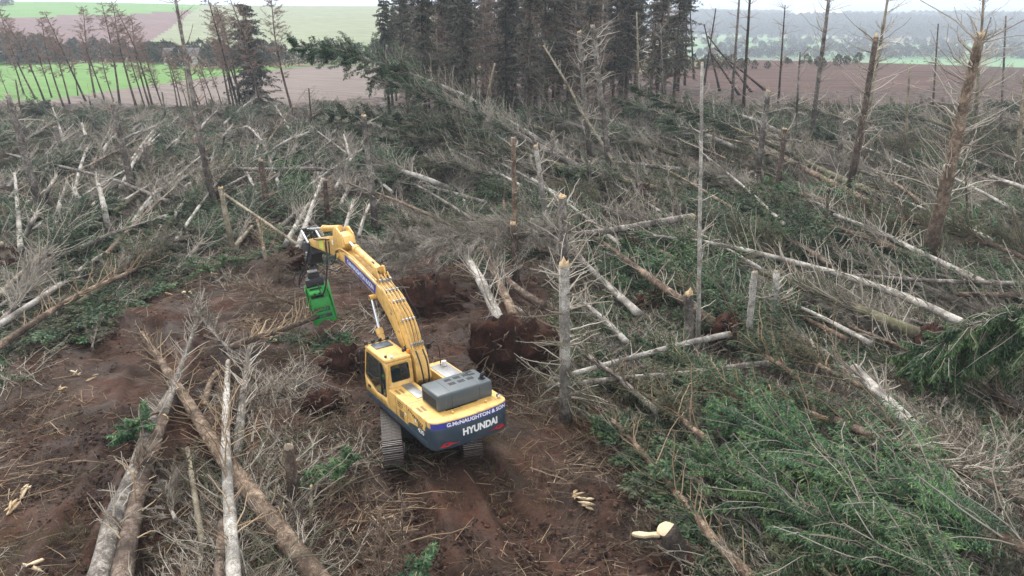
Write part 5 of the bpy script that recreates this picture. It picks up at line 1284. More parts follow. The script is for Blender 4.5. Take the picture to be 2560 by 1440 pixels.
# ------------------------------------------------------------------ machine shape helpers (local frame: X right, Y forward, Z up)
def bm_obj(name, bm, mat, parent=None, smooth=None):
    me = bpy.data.meshes.new(name)
    bmesh.ops.recalc_face_normals(bm, faces=bm.faces)
    bm.to_mesh(me); bm.free()
    me.materials.append(MATS[mat])
    if smooth:
        me.polygons.foreach_set('use_smooth', np.ones(len(me.polygons), bool))
        me.set_sharp_from_angle(angle=math.radians(38))
    return add_obj(name, me, parent)
def bevel_all(bm, w, seg):
    if w > 0: bmesh.ops.bevel(bm, geom=list(bm.edges), offset=w, segments=seg, profile=0.5, affect='EDGES', clamp_overlap=True)
def box(name, x0, x1, y0, y1, z0, z1, mat, parent, bev=0.012, seg=2, M=None):
    bm = bmesh.new(); bmesh.ops.create_cube(bm, size=1)
    for v in bm.verts: v.co = Vector(((x0 + x1) / 2 + v.co.x * (x1 - x0), (y0 + y1) / 2 + v.co.y * (y1 - y0), (z0 + z1) / 2 + v.co.z * (z1 - z0)))
    bevel_all(bm, bev, seg)
    if M is not None: bm.transform(M)
    return bm_obj(name, bm, mat, parent, True)
def prism(name, poly, a0, a1, mat, parent, plane='yz', bev=0.015, seg=2, M=None):
    bm = bmesh.new()
    def pt(p, a): return (a, p[0], p[1]) if plane == 'yz' else (p[0], p[1], a) if plane == 'xy' else (p[0], a, p[1])
    lo = [bm.verts.new(pt(p, a0)) for p in poly]; hi = [bm.verts.new(pt(p, a1)) for p in poly]
    bm.faces.new(lo); bm.faces.new(hi[::-1])
    for i in range(len(poly)):
        j = (i + 1) % len(poly); bm.faces.new((lo[i], hi[i], hi[j], lo[j]))
    bmesh.ops.recalc_face_normals(bm, faces=bm.faces)
    bevel_all(bm, bev, seg)
    if M is not None: bm.transform(M)
    return bm_obj(name, bm, mat, parent, True)
def cyl(name, p, q, r, mat, parent, r2=None, S=16, M=None):
    p, q = Vector(p), Vector(q); d = q - p
    bm = bmesh.new()
    bmesh.ops.create_cone(bm, cap_ends=True, segments=S, radius1=r, radius2=r if r2 is None else r2, depth=d.length)
    bm.transform(Matrix.Translation((p + q) / 2) @ d.to_track_quat('Z', 'Y').to_matrix().to_4x4())
    if M is not None: bm.transform(M)
    return bm_obj(name, bm, mat, parent, True)
def pipe(name, pts, r, mat, parent, n=22, S=7, M=None):
    C, _ = spline(pts, n)
    if M is not None: C = np.array([list(M @ Vector(c)) for c in C])
    V, Q = tubes(C[None], np.full((1, n), r), S)
    return add_obj(name, np_mesh(name, V, Q, None, mat, smooth=True), parent)
def joined(name, boxes, mat, parent, bev=0.0):
    bm = bmesh.new()
    for x0, x1, y0, y1, z0, z1 in boxes:
        r = bmesh.ops.create_cube(bm, size=1)
        for v in r['verts']: v.co = Vector(((x0 + x1) / 2 + v.co.x * (x1 - x0), (y0 + y1) / 2 + v.co.y * (y1 - y0), (z0 + z1) / 2 + v.co.z * (z1 - z0)))
    return bm_obj(name, bm, mat, parent)
def text_obj(name, s, mat, parent, fn, w, h, bold=0.02, M=None):
    """flat lettering of width w and height h, each vertex laid on a surface by fn(u, v)"""
    cu = bpy.data.curves.new(name, 'FONT'); cu.body = s; cu.size = 1; cu.offset = bold; cu.fill_mode = 'FRONT'; cu.resolution_u = 4
    o = bpy.data.objects.new(name, cu); SCOL.objects.link(o)
    bpy.context.view_layer.update()
    dg = bpy.context.evaluated_depsgraph_get()
    me = bpy.data.meshes.new_from_object(o.evaluated_get(dg))
    bpy.data.objects.remove(o); bpy.data.curves.remove(cu)
    bm = bmesh.new(); bm.from_mesh(me)
    xs = [v.co.x for v in bm.verts]; ys = [v.co.y for v in bm.verts]
    x0, x1, y0, y1 = min(xs), max(xs), min(ys), max(ys)
    for v in bm.verts:
        v.co = Vector(fn((v.co.x - x0) / (x1 - x0) * w, (v.co.y - y0) / (y1 - y0) * h))
    bm.to_mesh(me); bm.free(); me.materials.clear(); me.materials.append(MATS[mat])
    if M is not None: me.transform(M)
    me.name = name
    return add_obj(name, me, parent)
def ray_poly(poly, c, ang):
    d = np.array([math.cos(ang), math.sin(ang)]); best = 9e9
    for i in range(len(poly)):
        a = np.array(poly[i]) - c; b = np.array(poly[(i + 1) % len(poly)]) - c; e = b - a
        den = d[0] * e[1] - d[1] * e[0]
        if abs(den) < 1e-9: continue
        t = (a[0] * e[1] - a[1] * e[0]) / den; s = (a[0] * d[1] - a[1] * d[0]) / den
        if t > 0 and -1e-6 <= s <= 1 + 1e-6: best = min(best, t)
    return np.array(c) + d * best
def round_poly(poly, r, n=5):
    out = []
    for i in range(len(poly)):
        p, a, b = np.array(poly[i], float), np.array(poly[i - 1], float), np.array(poly[(i + 1) % len(poly)], float)
        ua, ub = (a - p) / np.linalg.norm(a - p), (b - p) / np.linalg.norm(b - p)
        s, e = p + ua * r, p + ub * r
        for k in range(n + 1):
            t = k / n; out.append((1 - t) ** 2 * s + 2 * t * (1 - t) * p + t ** 2 * e)
    return [tuple(q) for q in out]
def window_wall(name, outer, inner, to3, inward, mat, parent, N=72, thick=0.05):
    c = np.mean(np.array(inner), 0)
    A = sorted(set([k * 2 * math.pi / N for k in range(N)] + [math.atan2(p[1] - c[1], p[0] - c[0]) % (2 * math.pi) for p in outer]))
    N = len(A); V = []
    for poly in (outer, inner):
        for off in (0, thick):
            V += [np.array(to3(*ray_poly(poly, c, a))) + np.array(inward) * off for a in A]
    j = np.arange(N); j2 = (j + 1) % N
    o0, o1, i0, i1 = 0, N, 2 * N, 3 * N
    Q = np.concatenate([np.stack([x + j, x + j2, y + j2, y + j], 1) for x, y in ((o0, i0), (i0, i1), (i1, o1), (o1, o0))])
    w = add_obj(name, np_mesh(name, V, Q, None, mat), parent)
    G = [np.array(to3(*ray_poly(inner, c, a))) + np.array(inward) * thick * 0.5 for a in A] + [np.array(to3(*c)) + np.array(inward) * thick * 0.5]
    gl = add_obj('window', np_mesh('window', G, None, np.stack([j, j2, np.full(N, N)], 1), 'cab_glass'), parent)
    sealV = [np.array(to3(*(c + (ray_poly(inner, c, a) - c) * f))) - np.array(inward) * 0.004 for f in (1.02, 0.95) for a in A]
    add_obj('window_seal', np_mesh('window_seal', sealV, np.stack([j, j2, N + j2, N + j], 1), None, 'rubber'), parent)
    return w

# ------------------------------------------------------------------ the excavator
ROOTM = Matrix.Translation((MX, MY, 0.0)) @ Matrix.Rotation(MYAW, 4, 'Z') @ Matrix.Rotation(MPIT, 4, 'X')
ex = empty('excavator'); ex.matrix_world = ROOTM
tag(ex, 'yellow and dark grey tracked excavator with a long boom on churned soil', 'excavator')
Y_, C_, K_ = 'paint_yellow', 'paint_charcoal', 'paint_black'
# undercarriage
UM = Matrix.Rotation(TYAW - MYAW, 4, 'Z')
prism('undercarriage_frame', [(-1.0, -1.3), (1.0, -1.3), (1.15, 1.3), (-1.15, 1.3)], .48, .95, 'paint_black', ex, 'xy', .04, M=UM)
cyl('slew_ring', (0, 0, .94), (0, 0, 1.22), .78, 'paint_black', ex, S=32)
def shoe_mesh():
    bm = bmesh.new()
    w = .34
    prof = [(-.102, 0), (.102, 0), (.102, .022), (.082, .022), (.080, .052), (.066, .052), (.064, .022), (.012, .022), (.010, .046), (-.004, .046), (-.006, .022), (-.062, .022), (-.064, .052), (-.078, .052), (-.080, .022), (-.102, .022)]
    lo = [bm.verts.new((-w, p[0], p[1])) for p in prof]; hi = [bm.verts.new((w, p[0], p[1])) for p in prof]
    bm.faces.new(lo); bm.faces.new(hi[::-1])
    for i in range(len(prof)):
        j = (i + 1) % len(prof); bm.faces.new((lo[i], hi[i], hi[j], lo[j]))
    bmesh.ops.recalc_face_normals(bm, faces=bm.faces)
    me = bpy.data.meshes.new('track_shoe'); bm.to_mesh(me); bm.free(); me.materials.append(MATS['track_mud']); me.materials.append(MATS['track_steel'])
    for p in me.polygons: p.material_index = 1 if (p.center.z > .04) else 0
    return me
SHOE = shoe_mesh()
TL, TR = 4.36, .46          # tumbler distance, loop radius
for sx in (-1.37, 1.37):
    tr = prism('track', [(-2.2, .22), (2.2, .22), (2.35, .5), (2.2, .82), (-2.2, .82), (-2.35, .5)], sx - .2, sx + .2, 'paint_black', ex, 'yz', .03, M=UM)
    per = 2 * TL + 2 * math.pi * TR; N = int(round(per / .216))
    for k in range(N):
        s = k / N * per
        if s < TL: y, z, a = -TL / 2 + s, 2 * TR + .06, 0
        elif s < TL + math.pi * TR:
            t = (s - TL) / TR; y, z, a = TL / 2 + TR * math.sin(t), TR + .06 + TR * math.cos(t), -t
        elif s < 2 * TL + math.pi * TR: y, z, a = TL / 2 - (s - TL - math.pi * TR), .06, math.pi
        else:
            t = (s - 2 * TL - math.pi * TR) / TR; y, z, a = -TL / 2 - TR * math.sin(t), TR + .06 - TR * math.cos(t), math.pi - t
        o = add_obj('track_shoe', SHOE, tr); o.matrix_local = UM @ Matrix.Translation((sx, y, z)) @ Matrix.Rotation(a, 4, 'X')
    for yy in (-TL / 2, TL / 2):
        cyl('sprocket' if yy < 0 else 'idler', (sx - .17, yy, TR + .06), (sx + .17, yy, TR + .06), TR - .05, 'track_steel', ex, S=22, M=UM)
    sgn = 1 if sx < 0 else -1
    cyl('final_drive', (sx + sgn * .18, -TL / 2, TR + .06), (sx + sgn * .42, -TL / 2, TR + .06), .27, 'paint_black', ex, S=20, M=UM)
# platform
prism('platform', [(-1.46, 1.98), (-.42, 1.98), (-.42, 1.5), (.42, 1.5), (.42, 1.9), (1.46, 1.9), (1.46, -3.0), (-1.46, -3.0)], 1.17, 1.36, C_, ex, 'xy', .02)
for sx in (-1, 1): box('side_skirt', sx * 1.475 - .025, sx * 1.475 + .025, -3.05, 2.0, 1.16, 1.40, C_, ex, .015)
# left side body
lb = prism('side_panel', [(-3.06, 1.405), (-.08, 1.405), (-.08, 2.14), (-.16, 2.2), (-3.06, 2.2)], -1.492, -.62, Y_, ex, 'yz', .03, 3)
joined('panel_gap', [(-1.496, -1.48, y - .006, y + .006, 1.42, 2.19) for y in (-1.62, -.72)] + [(-1.48, -.63, -1.626, -1.614, 2.196, 2.203)], 'dark_recess', lb)
def slots(n, y0, dy, z0, z1, lean=.05, w=.045): return [(-1.497, -1.485, y0 - i * dy - w / 2 - lean * 0, y0 - i * dy + w / 2, z0, z1) for i in range(n)]
vb = []
for r_ in range(3): vb += [(-1.497, -1.485, -.95 - i * .11, -.90 - i * .11, 2.02 - r_ * .085, 2.075 - r_ * .085) for i in range(4 - (r_ > 1))]
for i in range(9): vb += [(-1.497, -1.485, -1.35, -.98 + .0, 1.76 - i * .034, 1.776 - i * .034)]
for i in range(10): vb += [(-1.497, -1.485, -1.82 - i * .11, -1.76 - i * .11, 2.03 - .018 * i, 2.10 - .018 * i)]
for i in range(6): vb += [(-1.497, -1.485, -2.1 - i * .1, -2.04 - i * .1, 1.93 - .018 * i, 1.98 - .018 * i)]
for i in range(7): vb += [(-1.497, -1.485, -2.78, -2.45, 1.84 - i * .03, 1.855 - i * .03)]
joined('vent_slots', vb, 'dark_recess', lb)
tv = []
for y0 in (-.42, -2.1):
    for cx in (-1.32, -1.16):
        tv += [(cx - .05, cx + .05, y0 - i * .07, y0 - i * .07 + .03, 2.194, 2.204) for i in range(6)]
joined('top_vents', tv, 'dark_recess', lb)
box('panel_latch', -1.5, -1.49, -2.33, -2.23, 1.80, 1.92, 'lamp_lens', lb, .004)
box('panel_latch', -1.5, -1.49, -1.52, -1.44, 1.72, 1.82, 'lamp_lens', lb, .004)
prism('panel_stripe', [(-3.05, 1.42), (-1.66, 1.42), (-1.66, 1.52), (-1.8, 1.6), (-3.05, 1.78)], -1.4965, -1.488, C_, lb, 'yz', 0)
text_obj('model_number', '430', 'paint_white', lb, lambda u, v: (-1.5, -2.42 - u, 1.54 + v), .46, .17)
text_obj('side_lettering', '430', 'paint_white', lb, lambda u, v: (-1.4995, -.6 - u, 1.5 + v), .30, .06) if False else None
box('tread_plate', -.98, -.60, -1.45, -.14, 2.203, 2.222, 'tread_plate', ex, .004)
box('walkway_bar', -.60, -.46, -1.5, -.14, 2.05, 2.215, Y_, ex, .012)
# dark machinery bay under the boom foot
joined('machinery_bay', [(-.46, .60, -1.62, 1.45, 1.37, 1.6), (-.42, .5, -1.6, -.9, 1.6, 1.95)], 'dark_recess', ex)
for i in range(11):
    r_ = np.random.default_rng(300 + i); y0 = r_.uniform(-1.3, -.2)
    pipe('bay_hose', [(r_.uniform(-.35, .45), y0, 1.7), (r_.uniform(-.35, .45), y0 - .2, 2.0 + r_.uniform(0, .2)), (r_.uniform(-.35, .45), y0 + .3, 2.05), (r_.uniform(-.3, .4), y0 + .6, 1.7)], .022, 'rubber', ex)
# right side tank, toolbox, rails
tk = prism('fuel_tank', [(-1.62, 1.37), (1.25, 1.37), (1.25, 2.05), (1.15, 2.12), (-1.62, 2.12)], .62, 1.485, Y_, ex, 'yz', .03, 3)
box('tread_plate', .70, 1.40, -1.0, .85, 2.121, 2.142, 'tread_plate', tk, .004)
cyl('filler_cap', (1.2, .62, 2.14), (1.2, .62, 2.33), .085, 'paint_white', tk)
prism('toolbox', [(1.25, 1.37), (1.86, 1.37), (1.86, 1.70), (1.80, 1.76), (1.25, 1.76)], .62, 1.485, Y_, ex, 'yz', .03, 3)
pipe('handrail', [(1.1, .72, 2.1), (1.1, .74, 2.7), (1.1, .92, 3.0), (1.1, 1.25, 2.95), (1.1, 1.75, 2.45), (1.1, 1.78, 1.75)], .022, K_, ex, 40)
cyl('mirror', (1.12, 1.7, 2.6), (1.16, 1.78, 2.6), .12, K_, ex)
box('side_panel', .62, 1.49, -3.06, -1.64, 1.405, 2.2, Y_, ex, .03, 3)
joined('tank_bolts', [(.612, .622, y - .03, y + .03, 1.95, 2.0) for y in (-1.4, -.6)], 'dark_recess', tk)
# engine hood
hd = box('engine_hood', -.90, 1.24, -2.86, -1.62, 2.19, 2.80, 'paint_slate', ex, .07, 3)
joined('hood_vents', [(cx + i * .052 - .018, cx + i * .052 + .018, cy - .10, cy + .10, 2.795, 2.803) for cx in (-.12, .24, .60) for cy in (-1.92, -2.26) for i in range(5)] +
       [(cx + i * .052 - .018, cx + i * .052 + .018, cy - .08, cy + .08, 2.795, 2.803) for cx in (.80, ) for cy in (-1.78, -2.0) for i in range(5)], 'dark_recess', hd)
joined('side_louvres', [(-.905, -.893, -2.72 + i * .062, -2.685 + i * .062, 2.28, 2.62) for i in range(16)], 'dark_recess', hd)
joined('hood_seams', [(x - .004, x + .004, -2.75, -1.73, 2.798, 2.8025) for x in (-.36, .72)] + [(x - .004, x + .004, -2.863, -2.857, 2.25, 2.70) for x in (-.36, .72)], 'dark_recess', hd)
cyl('exhaust_well', (1.02, -2.52, 2.797), (1.02, -2.52, 2.806), .14, 'dark_recess', hd, S=20)
pipe('exhaust_pipe', [(1.02, -2.52, 2.75), (1.02, -2.52, 2.88), (1.05, -2.55, 2.97), (1.12, -2.6, 3.02)], .07, K_, hd, 12, 12)
# counterweight
arc = [(-1.495, -3.07), (-1.485, -3.25), (-1.42, -3.38), (-1.28, -3.47), (-1.0, -3.535), (-.6, -3.585), (0, -3.61), (.6, -3.585), (1.0, -3.535), (1.28, -3.47), (1.42, -3.38), (1.485, -3.25), (1.495, -3.07)]
def arc_y(x): return float(np.interp(x, [p[0] for p in arc], [p[1] for p in arc]))
def off(p, d):
    c = np.array([0, -2.9]); v = np.array(p) - c; L = np.linalg.norm(v); return tuple(c + v * (1 + d / L))
cw = prism('counterweight', [(-1.49, -2.9)] + arc + [(1.49, -2.9)], 1.18, 1.97, C_, ex, 'xy', .045, 3)
prism('counterweight_top', [(-1.49, -2.88)] + arc + [(1.49, -2.88)], 1.968, 2.215, Y_, cw, 'xy', .04, 3)
bandV = []
dense = [(x, arc_y(x)) for x in np.linspace(-1.495, 1.495, 61)]
dense = [(-1.495, -3.075)] + dense + [(1.495, -3.075)]
for z in (1.955, 2.165): bandV += [off(p, .006) + (z,) for p in dense]
nB = len(dense); j = np.arange(nB - 1)
add_obj('blue_band', np_mesh('blue_band', bandV, np.stack([j, j + 1, nB + j + 1, nB + j], 1), None, 'paint_blue', smooth=True), cw)
onrear = lambda x0, z0, d, slant=0.0: (lambda u, v: (x0 + u, arc_y(x0 + u) - d, z0 + v))
text_obj('owner_lettering', 'G.McNAUGHTON & SON', 'paint_white', cw, onrear(-.98, 1.985, .012), 2.32, .145, .035)
text_obj('maker_lettering', 'HYUNDAI', 'paint_white', cw, onrear(-.42, 1.52, .006), 1.38, .27, .045)
def patch_on_rear(name, poly, mat):
    V = [(x, arc_y(x) - .006, z) for x, z in poly]
    me = bpy.data.meshes.new(name); me.from_pydata(V, [], [list(range(len(V)))]); me.materials.append(MATS[mat]); add_obj(name, me, cw)
patch_on_rear('reflector', [(-1.25, 1.28), (-.98, 1.28), (-.82, 1.33), (-.50, 1.335), (-.80, 1.37), (-.88, 1.42), (-1.10, 1.42), (-1.2, 1.33)], 'paint_red')
patch_on_rear('reflector', [(1.28, 1.28), (1.0, 1.28), (.84, 1.33), (.55, 1.335), (.82, 1.37), (.9, 1.42), (1.14, 1.42), (1.24, 1.35)], 'paint_red')
for x in (-.55, .75):
    box('lifting_eye', x - .025, x + .025, -3.24, -3.12, 2.21, 2.30, Y_, cw, .015)
box('work_lamp', 1.22, 1.36, -3.18, -3.10, 2.25, 2.36, K_, ex, .015); box('lamp_lens', 1.235, 1.345, -3.186, -3.178, 2.262, 2.348, 'lamp_lens', ex, .003)
# cab
cb = box('cab', -1.47, -.44, -.04, 2.0, 1.37, 1.5, Y_, ex, .02)
xl = lambda z: -1.49 + max(0, z - 2.0) * .055
L_out = [(-.06, 1.4), (2.02, 1.4), (2.07, 1.9), (1.90, 3.06), (1.80, 3.16), (.06, 3.14), (-.04, 3.05), (-.06, 2.0)]
L_in = round_poly([(.07, 1.80), (.95, 1.72), (1.80, 1.98), (1.96, 2.1), (1.79, 3.03), (.38, 3.0), (.10, 2.65)], .07)
window_wall('door', L_out, L_in, lambda y, z: (xl(z), y, z), (1, 0, 0), Y_, cb)
box('door_pillar', -1.482, -1.42, .50, .60, 1.75, 3.0, 'rubber', cb, .006)
box('door_rail', -1.478, -1.43, .58, 1.9, 2.15, 2.21, 'rubber', cb, .006)
box('door_handle', -1.515, -1.485, 1.55, 1.78, 1.62, 1.72, 'rubber', cb, .012)
window_wall('cab_right_wall', L_out, round_poly([(.15, 2.0), (1.85, 2.0), (1.78, 3.0), (.2, 3.0)], .08), lambda y, z: (-.42 - max(0, z - 2.0) * .03, y, z), (-1, 0, 0), Y_, cb)
B_out = [(-1.49, 1.4), (-.42, 1.4), (-.45, 3.14), (-1.42, 3.14)]
B_in = round_poly([(-1.28, 2.36), (-.56, 2.36), (-.57, 2.98), (-1.27, 2.98)], .08)
window_wall('cab_rear_wall', B_out, B_in, lambda x, z: (x, -.06 + max(0, z - 2.2) * .10, z), (0, 1, 0), Y_, cb)
F_in = round_poly([(-1.40, 1.75), (-.52, 1.75), (-.53, 3.0), (-1.35, 3.0)], .06)
window_wall('cab_front_wall', B_out, F_in, lambda x, z: (x, 2.03 - max(0, z - 1.9) * .13, z), (0, -1, 0), Y_, cb)
rf = box('cab_roof', -1.455, -.43, .0, 1.92, 3.10, 3.255, Y_, cb, .07, 3)
bm_ = box('roof_hatch', -1.28, -.58, 1.18, 1.74, 3.253, 3.283, 'dark_recess', cb, .012); bm_.data.materials[0] = MATS['paint_charcoal']
for i, x in enumerate((-1.40, -1.12, -.83, -.54)):
    box('work_lamp', x - .065, x + .065, 1.80, 1.90, 3.29, 3.40, K_, cb, .02)
box('light_bar', -1.46, -.44, 1.86, 1.91, 3.255, 3.285, K_, cb, .006)
box('work_lamp', -1.22, -1.12, .05, .12, 3.262, 3.352, 'lamp_lens', cb, .012)
cyl('radio_aerial', (-1.25, .35, 3.25), (-1.22, .28, 3.46), .006, K_, cb, S=6)
box('camera_unit', -1.36, -1.27, .22, .31, 3.262, 3.34, K_, cb, .02)
cyl('beacon', (-.47, .18, 3.25), (-.47, .18, 3.38), .05, 'beacon', cb, .04)
cyl('beacon_base', (-.47, .18, 3.2), (-.47, .18, 3.26), .06, K_, cb)
box('camera_unit', -.6, -.49, .36, .45, 3.262, 3.36, K_, cb, .02)
for x in (-1.56, -1.49): pipe('guard_rail', [(x, 2.1, 1.6), (x, 2.2, 1.8), (x, 2.16, 2.6), (x, 2.02, 3.0), (x + .06, 1.95, 3.12)], .02, K_, cb)
box('mirror', -1.62, -1.54, 2.12, 2.16, 2.5, 2.95, K_, cb, .02)
st_ = box('seat', -1.2, -.72, .42, .95, 1.78, 1.94, 'seat_fabric', cb, .05, 3)
box('seat_back', -1.18, -.74, .34, .46, 1.92, 2.66, 'seat_fabric', cb, .05, 3)
box('console', -.70, -.52, .5, 1.3, 1.5, 2.12, 'seat_fabric', cb, .03)
box('monitor', -.64, -.5, 1.5, 1.56, 2.2, 2.42, 'paint_charcoal', cb, .01)
# boom
BO = [(-.15, 2.2), (.05, 1.95), (.45, 2.0), (1.26, 3.15), (1.78, 3.69), (2.30, 4.08), (3.06, 4.55), (3.48, 4.64), (4.77, 4.97), (6.26, 5.26), (6.95, 5.34), (7.12, 5.52), (7.0, 5.70), (6.23, 5.76), (4.91, 5.58), (2.96, 5.14), (2.35, 4.97), (1.85, 4.79), (1.22, 4.36), (.84, 3.98), (.52, 3.52), (0.1, 3.0)]
boom = prism('boom', BO, -.29, .29, Y_, ex, 'yz', .035, 2)
prism('boom_sign', [(6.2, 5.68), (3.05, 5.09), (3.22, 4.68), (6.2, 5.33)], -.298, -.2885, 'paint_blue', boom, 'yz', 0)
def sign_pt(u, v):
    f = u / 3.0; y = 5.95 - f * 2.62
    zb = np.interp(y, [3.0, 6.2], [4.66, 5.33]); zt = np.interp(y, [3.0, 6.2], [5.07, 5.68])
    return (-.302, y, zb + (zt - zb) * (.22 + .56 * v))
text_obj('owner_lettering', 'G.McNAUGHTON & SON', 'paint_white', boom, sign_pt, 3.0, 1.0, .03)
for i, x in enumerate((-.21, -.07, .07, .21)):
    top = [(.24, 3.2), (.68, 3.96), (1.2, 4.49), (1.86, 4.90), (2.6, 5.14), (3.0, 5.46 + .06 * (i in (0, 3)))]
    pipe('boom_pipe', [(x, a, b + .05) for a, b in top], .030 if i in (0, 3) else .024, Y_, boom, 30)
    pipe('boom_hose', [(x, 3.0, 5.5), (x * .9, 3.35, 5.62), (x * .8, 3.7, 5.85), (x, 4.1, 5.72)] if i % 2 else [(x, .05, 3.3), (x, -.25, 2.9), (x * .8, -.35, 2.3), (x * .6, -.2, 1.8)], .03, 'rubber', boom)
    for y in (.35, .9, 1.6, 2.2, 2.75):
        z = float(np.interp(y, [p[0] for p in top], [p[1] for p in top]))
        box('pipe_clamp', x - .05, x + .05, y - .04, y + .04, z - .03, z + .11, 'steel_plate', boom, .01)
    pipe('cable', [(x + .06, .1, 3.4), (x + .10, .6, 4.35), (x + .02, 1.2, 4.9), (x + .09, 1.9, 5.25), (x + .04, 2.8, 5.45)], .011, 'rubber', boom, 30, 5)
for y in (.35, .9, 1.5):
    z = float(np.interp(y, [.45, 1.20, 1.85], [3.60, 4.47, 4.90]))
    box('pipe_clamp', -.312, -.288, y + .25, y + .36, z - .42, z - .34, 'steel_plate', boom, .006)
pipe('boom_side_pipe', [(-.32, .75, 3.3), (-.32, 1.15, 3.95), (-.32, 1.55, 4.45), (-.33, 2.0, 4.95), (-.3, 2.6, 5.2)], .026, Y_, boom, 26)
pipe('boom_side_hose', [(-.33, .3, 2.3), (-.34, .45, 2.8), (-.33, .75, 3.3)], .028, 'rubber', boom)
pipe('boom_edge_pipe', [(-.30, 2.9, 5.32), (-.31, 4.3, 5.62), (-.31, 5.6, 5.82), (-.31, 6.6, 5.86), (-.33, 7.05, 5.7)], .03, Y_, boom, 30)
pipe('boom_edge_pipe', [(.30, 2.9, 5.32), (.31, 4.3, 5.62), (.31, 5.6, 5.82), (.31, 6.6, 5.86), (.33, 7.05, 5.7)], .03, Y_, boom, 30)
for x in (-.46, .46):
    bc = cyl('boom_cylinder', (x, 1.05, 1.75), (x, 2.72, 3.30), .125, Y_, ex)
    cyl('piston_rod', (x, 2.70, 3.28), (x, 3.22, 4.55), .055, 'chrome', bc)
    cyl('cylinder_gland', (x, 2.62, 3.2), (x, 2.80, 3.40), .15, Y_, bc)
cyl('boom_pin', (-.56, 3.22, 4.6), (.56, 3.22, 4.6), .10, Y_, boom)
for x in (-.56, .55): cyl('pin_cap', (x, 3.22, 4.6), (x + .012, 3.22, 4.6), .07, K_, boom)
# correct the rods so that they run from barrel to pin in one line
# arm cylinder on the boom
ac = cyl('arm_cylinder', (0, 3.25, 5.62), (0, 5.55, 6.02), .15, Y_, ex, S=20)
cyl('piston_rod', (0, 5.55, 6.02), (0, 6.25, 6.14), .075, 'chrome', ac)
cyl('cylinder_gland', (0, 5.40, 5.995), (0, 5.62, 6.03), .175, Y_, ac)
for x in (-.2, .13): prism('cylinder_lug', [(3.0, 5.28), (3.6, 5.38), (3.35, 5.78), (3.15, 5.78)], x, x + .06, Y_, ac, 'yz', .01)
# arm
AR = [(11.22, 5.14), (11.25, 5.3), (11.05, 5.42), (9.4, 5.82), (8.13, 6.02), (7.3, 6.38), (6.75, 6.55), (6.35, 6.42), (6.12, 6.14), (6.3, 5.95), (6.62, 5.75), (6.85, 5.38), (7.1, 5.30), (7.6, 5.32), (8.88, 5.24), (10.75, 5.12)]
arm = prism('arm', AR, -.24, .24, Y_, ex, 'yz', .03, 2)
for x in (-.3, .22): prism('arm_ear', [(6.2, 6.0), (6.7, 5.7), (7.5, 5.9), (7.35, 6.5), (7.2, 6.66), (6.9, 6.72), (6.4, 6.5)], x, x + .08, Y_, arm, 'yz', .02)
cyl('arm_pin', (-.38, 6.95, 5.52), (.38, 6.95, 5.52), .12, Y_, arm)
joined('arm_sticker', [(-.2445, -.2405, 7.55, 7.75, 5.82, 6.02)], 'paint_white', arm)
prism('arm_sign', [(9.55, 5.30), (9.0, 5.34), (9.0, 5.74), (9.55, 5.66)], -.2455, -.2405, 'paint_lime', arm, 'yz', 0)
text_obj('arm_sign_text', 'DIGGERS\nAND SONS', 'paint_green', arm, lambda u, v: (-.247, 9.50 - u, 5.40 + v), .45, .24, .0) if False else None
kc = cyl('bucket_cylinder', (0, 7.15, 6.62), (0, 9.3, 6.22), .135, Y_, ex, S=20)
cyl('piston_rod', (0, 9.3, 6.22), (0, 11.75, 5.74), .07, 'chrome', kc)
cyl('cylinder_gland', (0, 9.1, 6.256), (0, 9.36, 6.21), .16, Y_, kc)
for x in (-.33, .33): cyl('link_bar', (x, 11.78, 5.75), (x, 10.85, 5.28), .06, 'steel_plate', ex)
for x in (-.16, .10): prism('coupler_link', [(11.85, 5.8), (11.7, 5.82), (11.72, 4.95), (11.9, 4.95)], x, x + .06, K_, ex, 'yz', .015)
cyl('link_pin', (-.42, 11.78, 5.75), (.42, 11.78, 5.75), .08, 'paint_black', ex)
cyl('tip_pin', (-.34, 11.12, 5.22), (.34, 11.12, 5.22), .08, K_, ex)
qc = prism('coupler', [(10.75, 4.75), (11.0, 5.3), (11.25, 5.32), (11.6, 5.15), (12.0, 5.12), (12.05, 4.7), (11.8, 4.25), (11.1, 4.15)], -.28, .28, K_, ex, 'yz', .03)
box('coupler_block', -.36, .36, 11.05, 11.75, 4.15, 4.42, K_, qc, .03)
for x in (-.37, .29): cyl('coupler_pin', (x, 11.35, 4.65), (x + .08, 11.35, 4.65), .1, 'track_steel', qc)
# hoses at the arm end
for pts in ([(-.3, 8.0, 5.9), (-.42, 7.75, 5.3), (-.5, 7.4, 5.05), (-.42, 7.1, 5.3), (-.34, 6.9, 5.75)], [(-.3, 8.4, 5.95), (-.4, 8.1, 5.3), (-.46, 7.7, 4.98), (-.4, 7.3, 5.2), (-.32, 7.1, 5.7)], [(-.26, 10.2, 5.6), (-.32, 9.4, 5.72), (-.3, 8.6, 5.9), (-.3, 8.0, 6.0)], [(.3, 8.0, 5.9), (.42, 7.6, 5.2), (.4, 7.2, 5.2), (.33, 6.9, 5.75)]):
    pipe('arm_hose', pts, .03, 'rubber', ex, 30)
pipe('arm_hose', [(-.27, 8.6, 5.75), (-.3, 8.5, 5.0), (-.35, 8.7, 4.2), (-.35, 9.2, 3.35), (-.3, 9.9, 3.0), (-.2, 10.6, 3.3), (-.15, 11.0, 3.35)], .035, 'rubber', ex, 40)
pipe('arm_hose', [(-.27, 10.9, 5.2), (-.4, 11.4, 4.2), (-.55, 12.2, 3.3), (-.55, 12.5, 2.75), (-.4, 12.0, 2.75), (-.2, 11.4, 3.2)], .035, 'rubber', ex, 40)
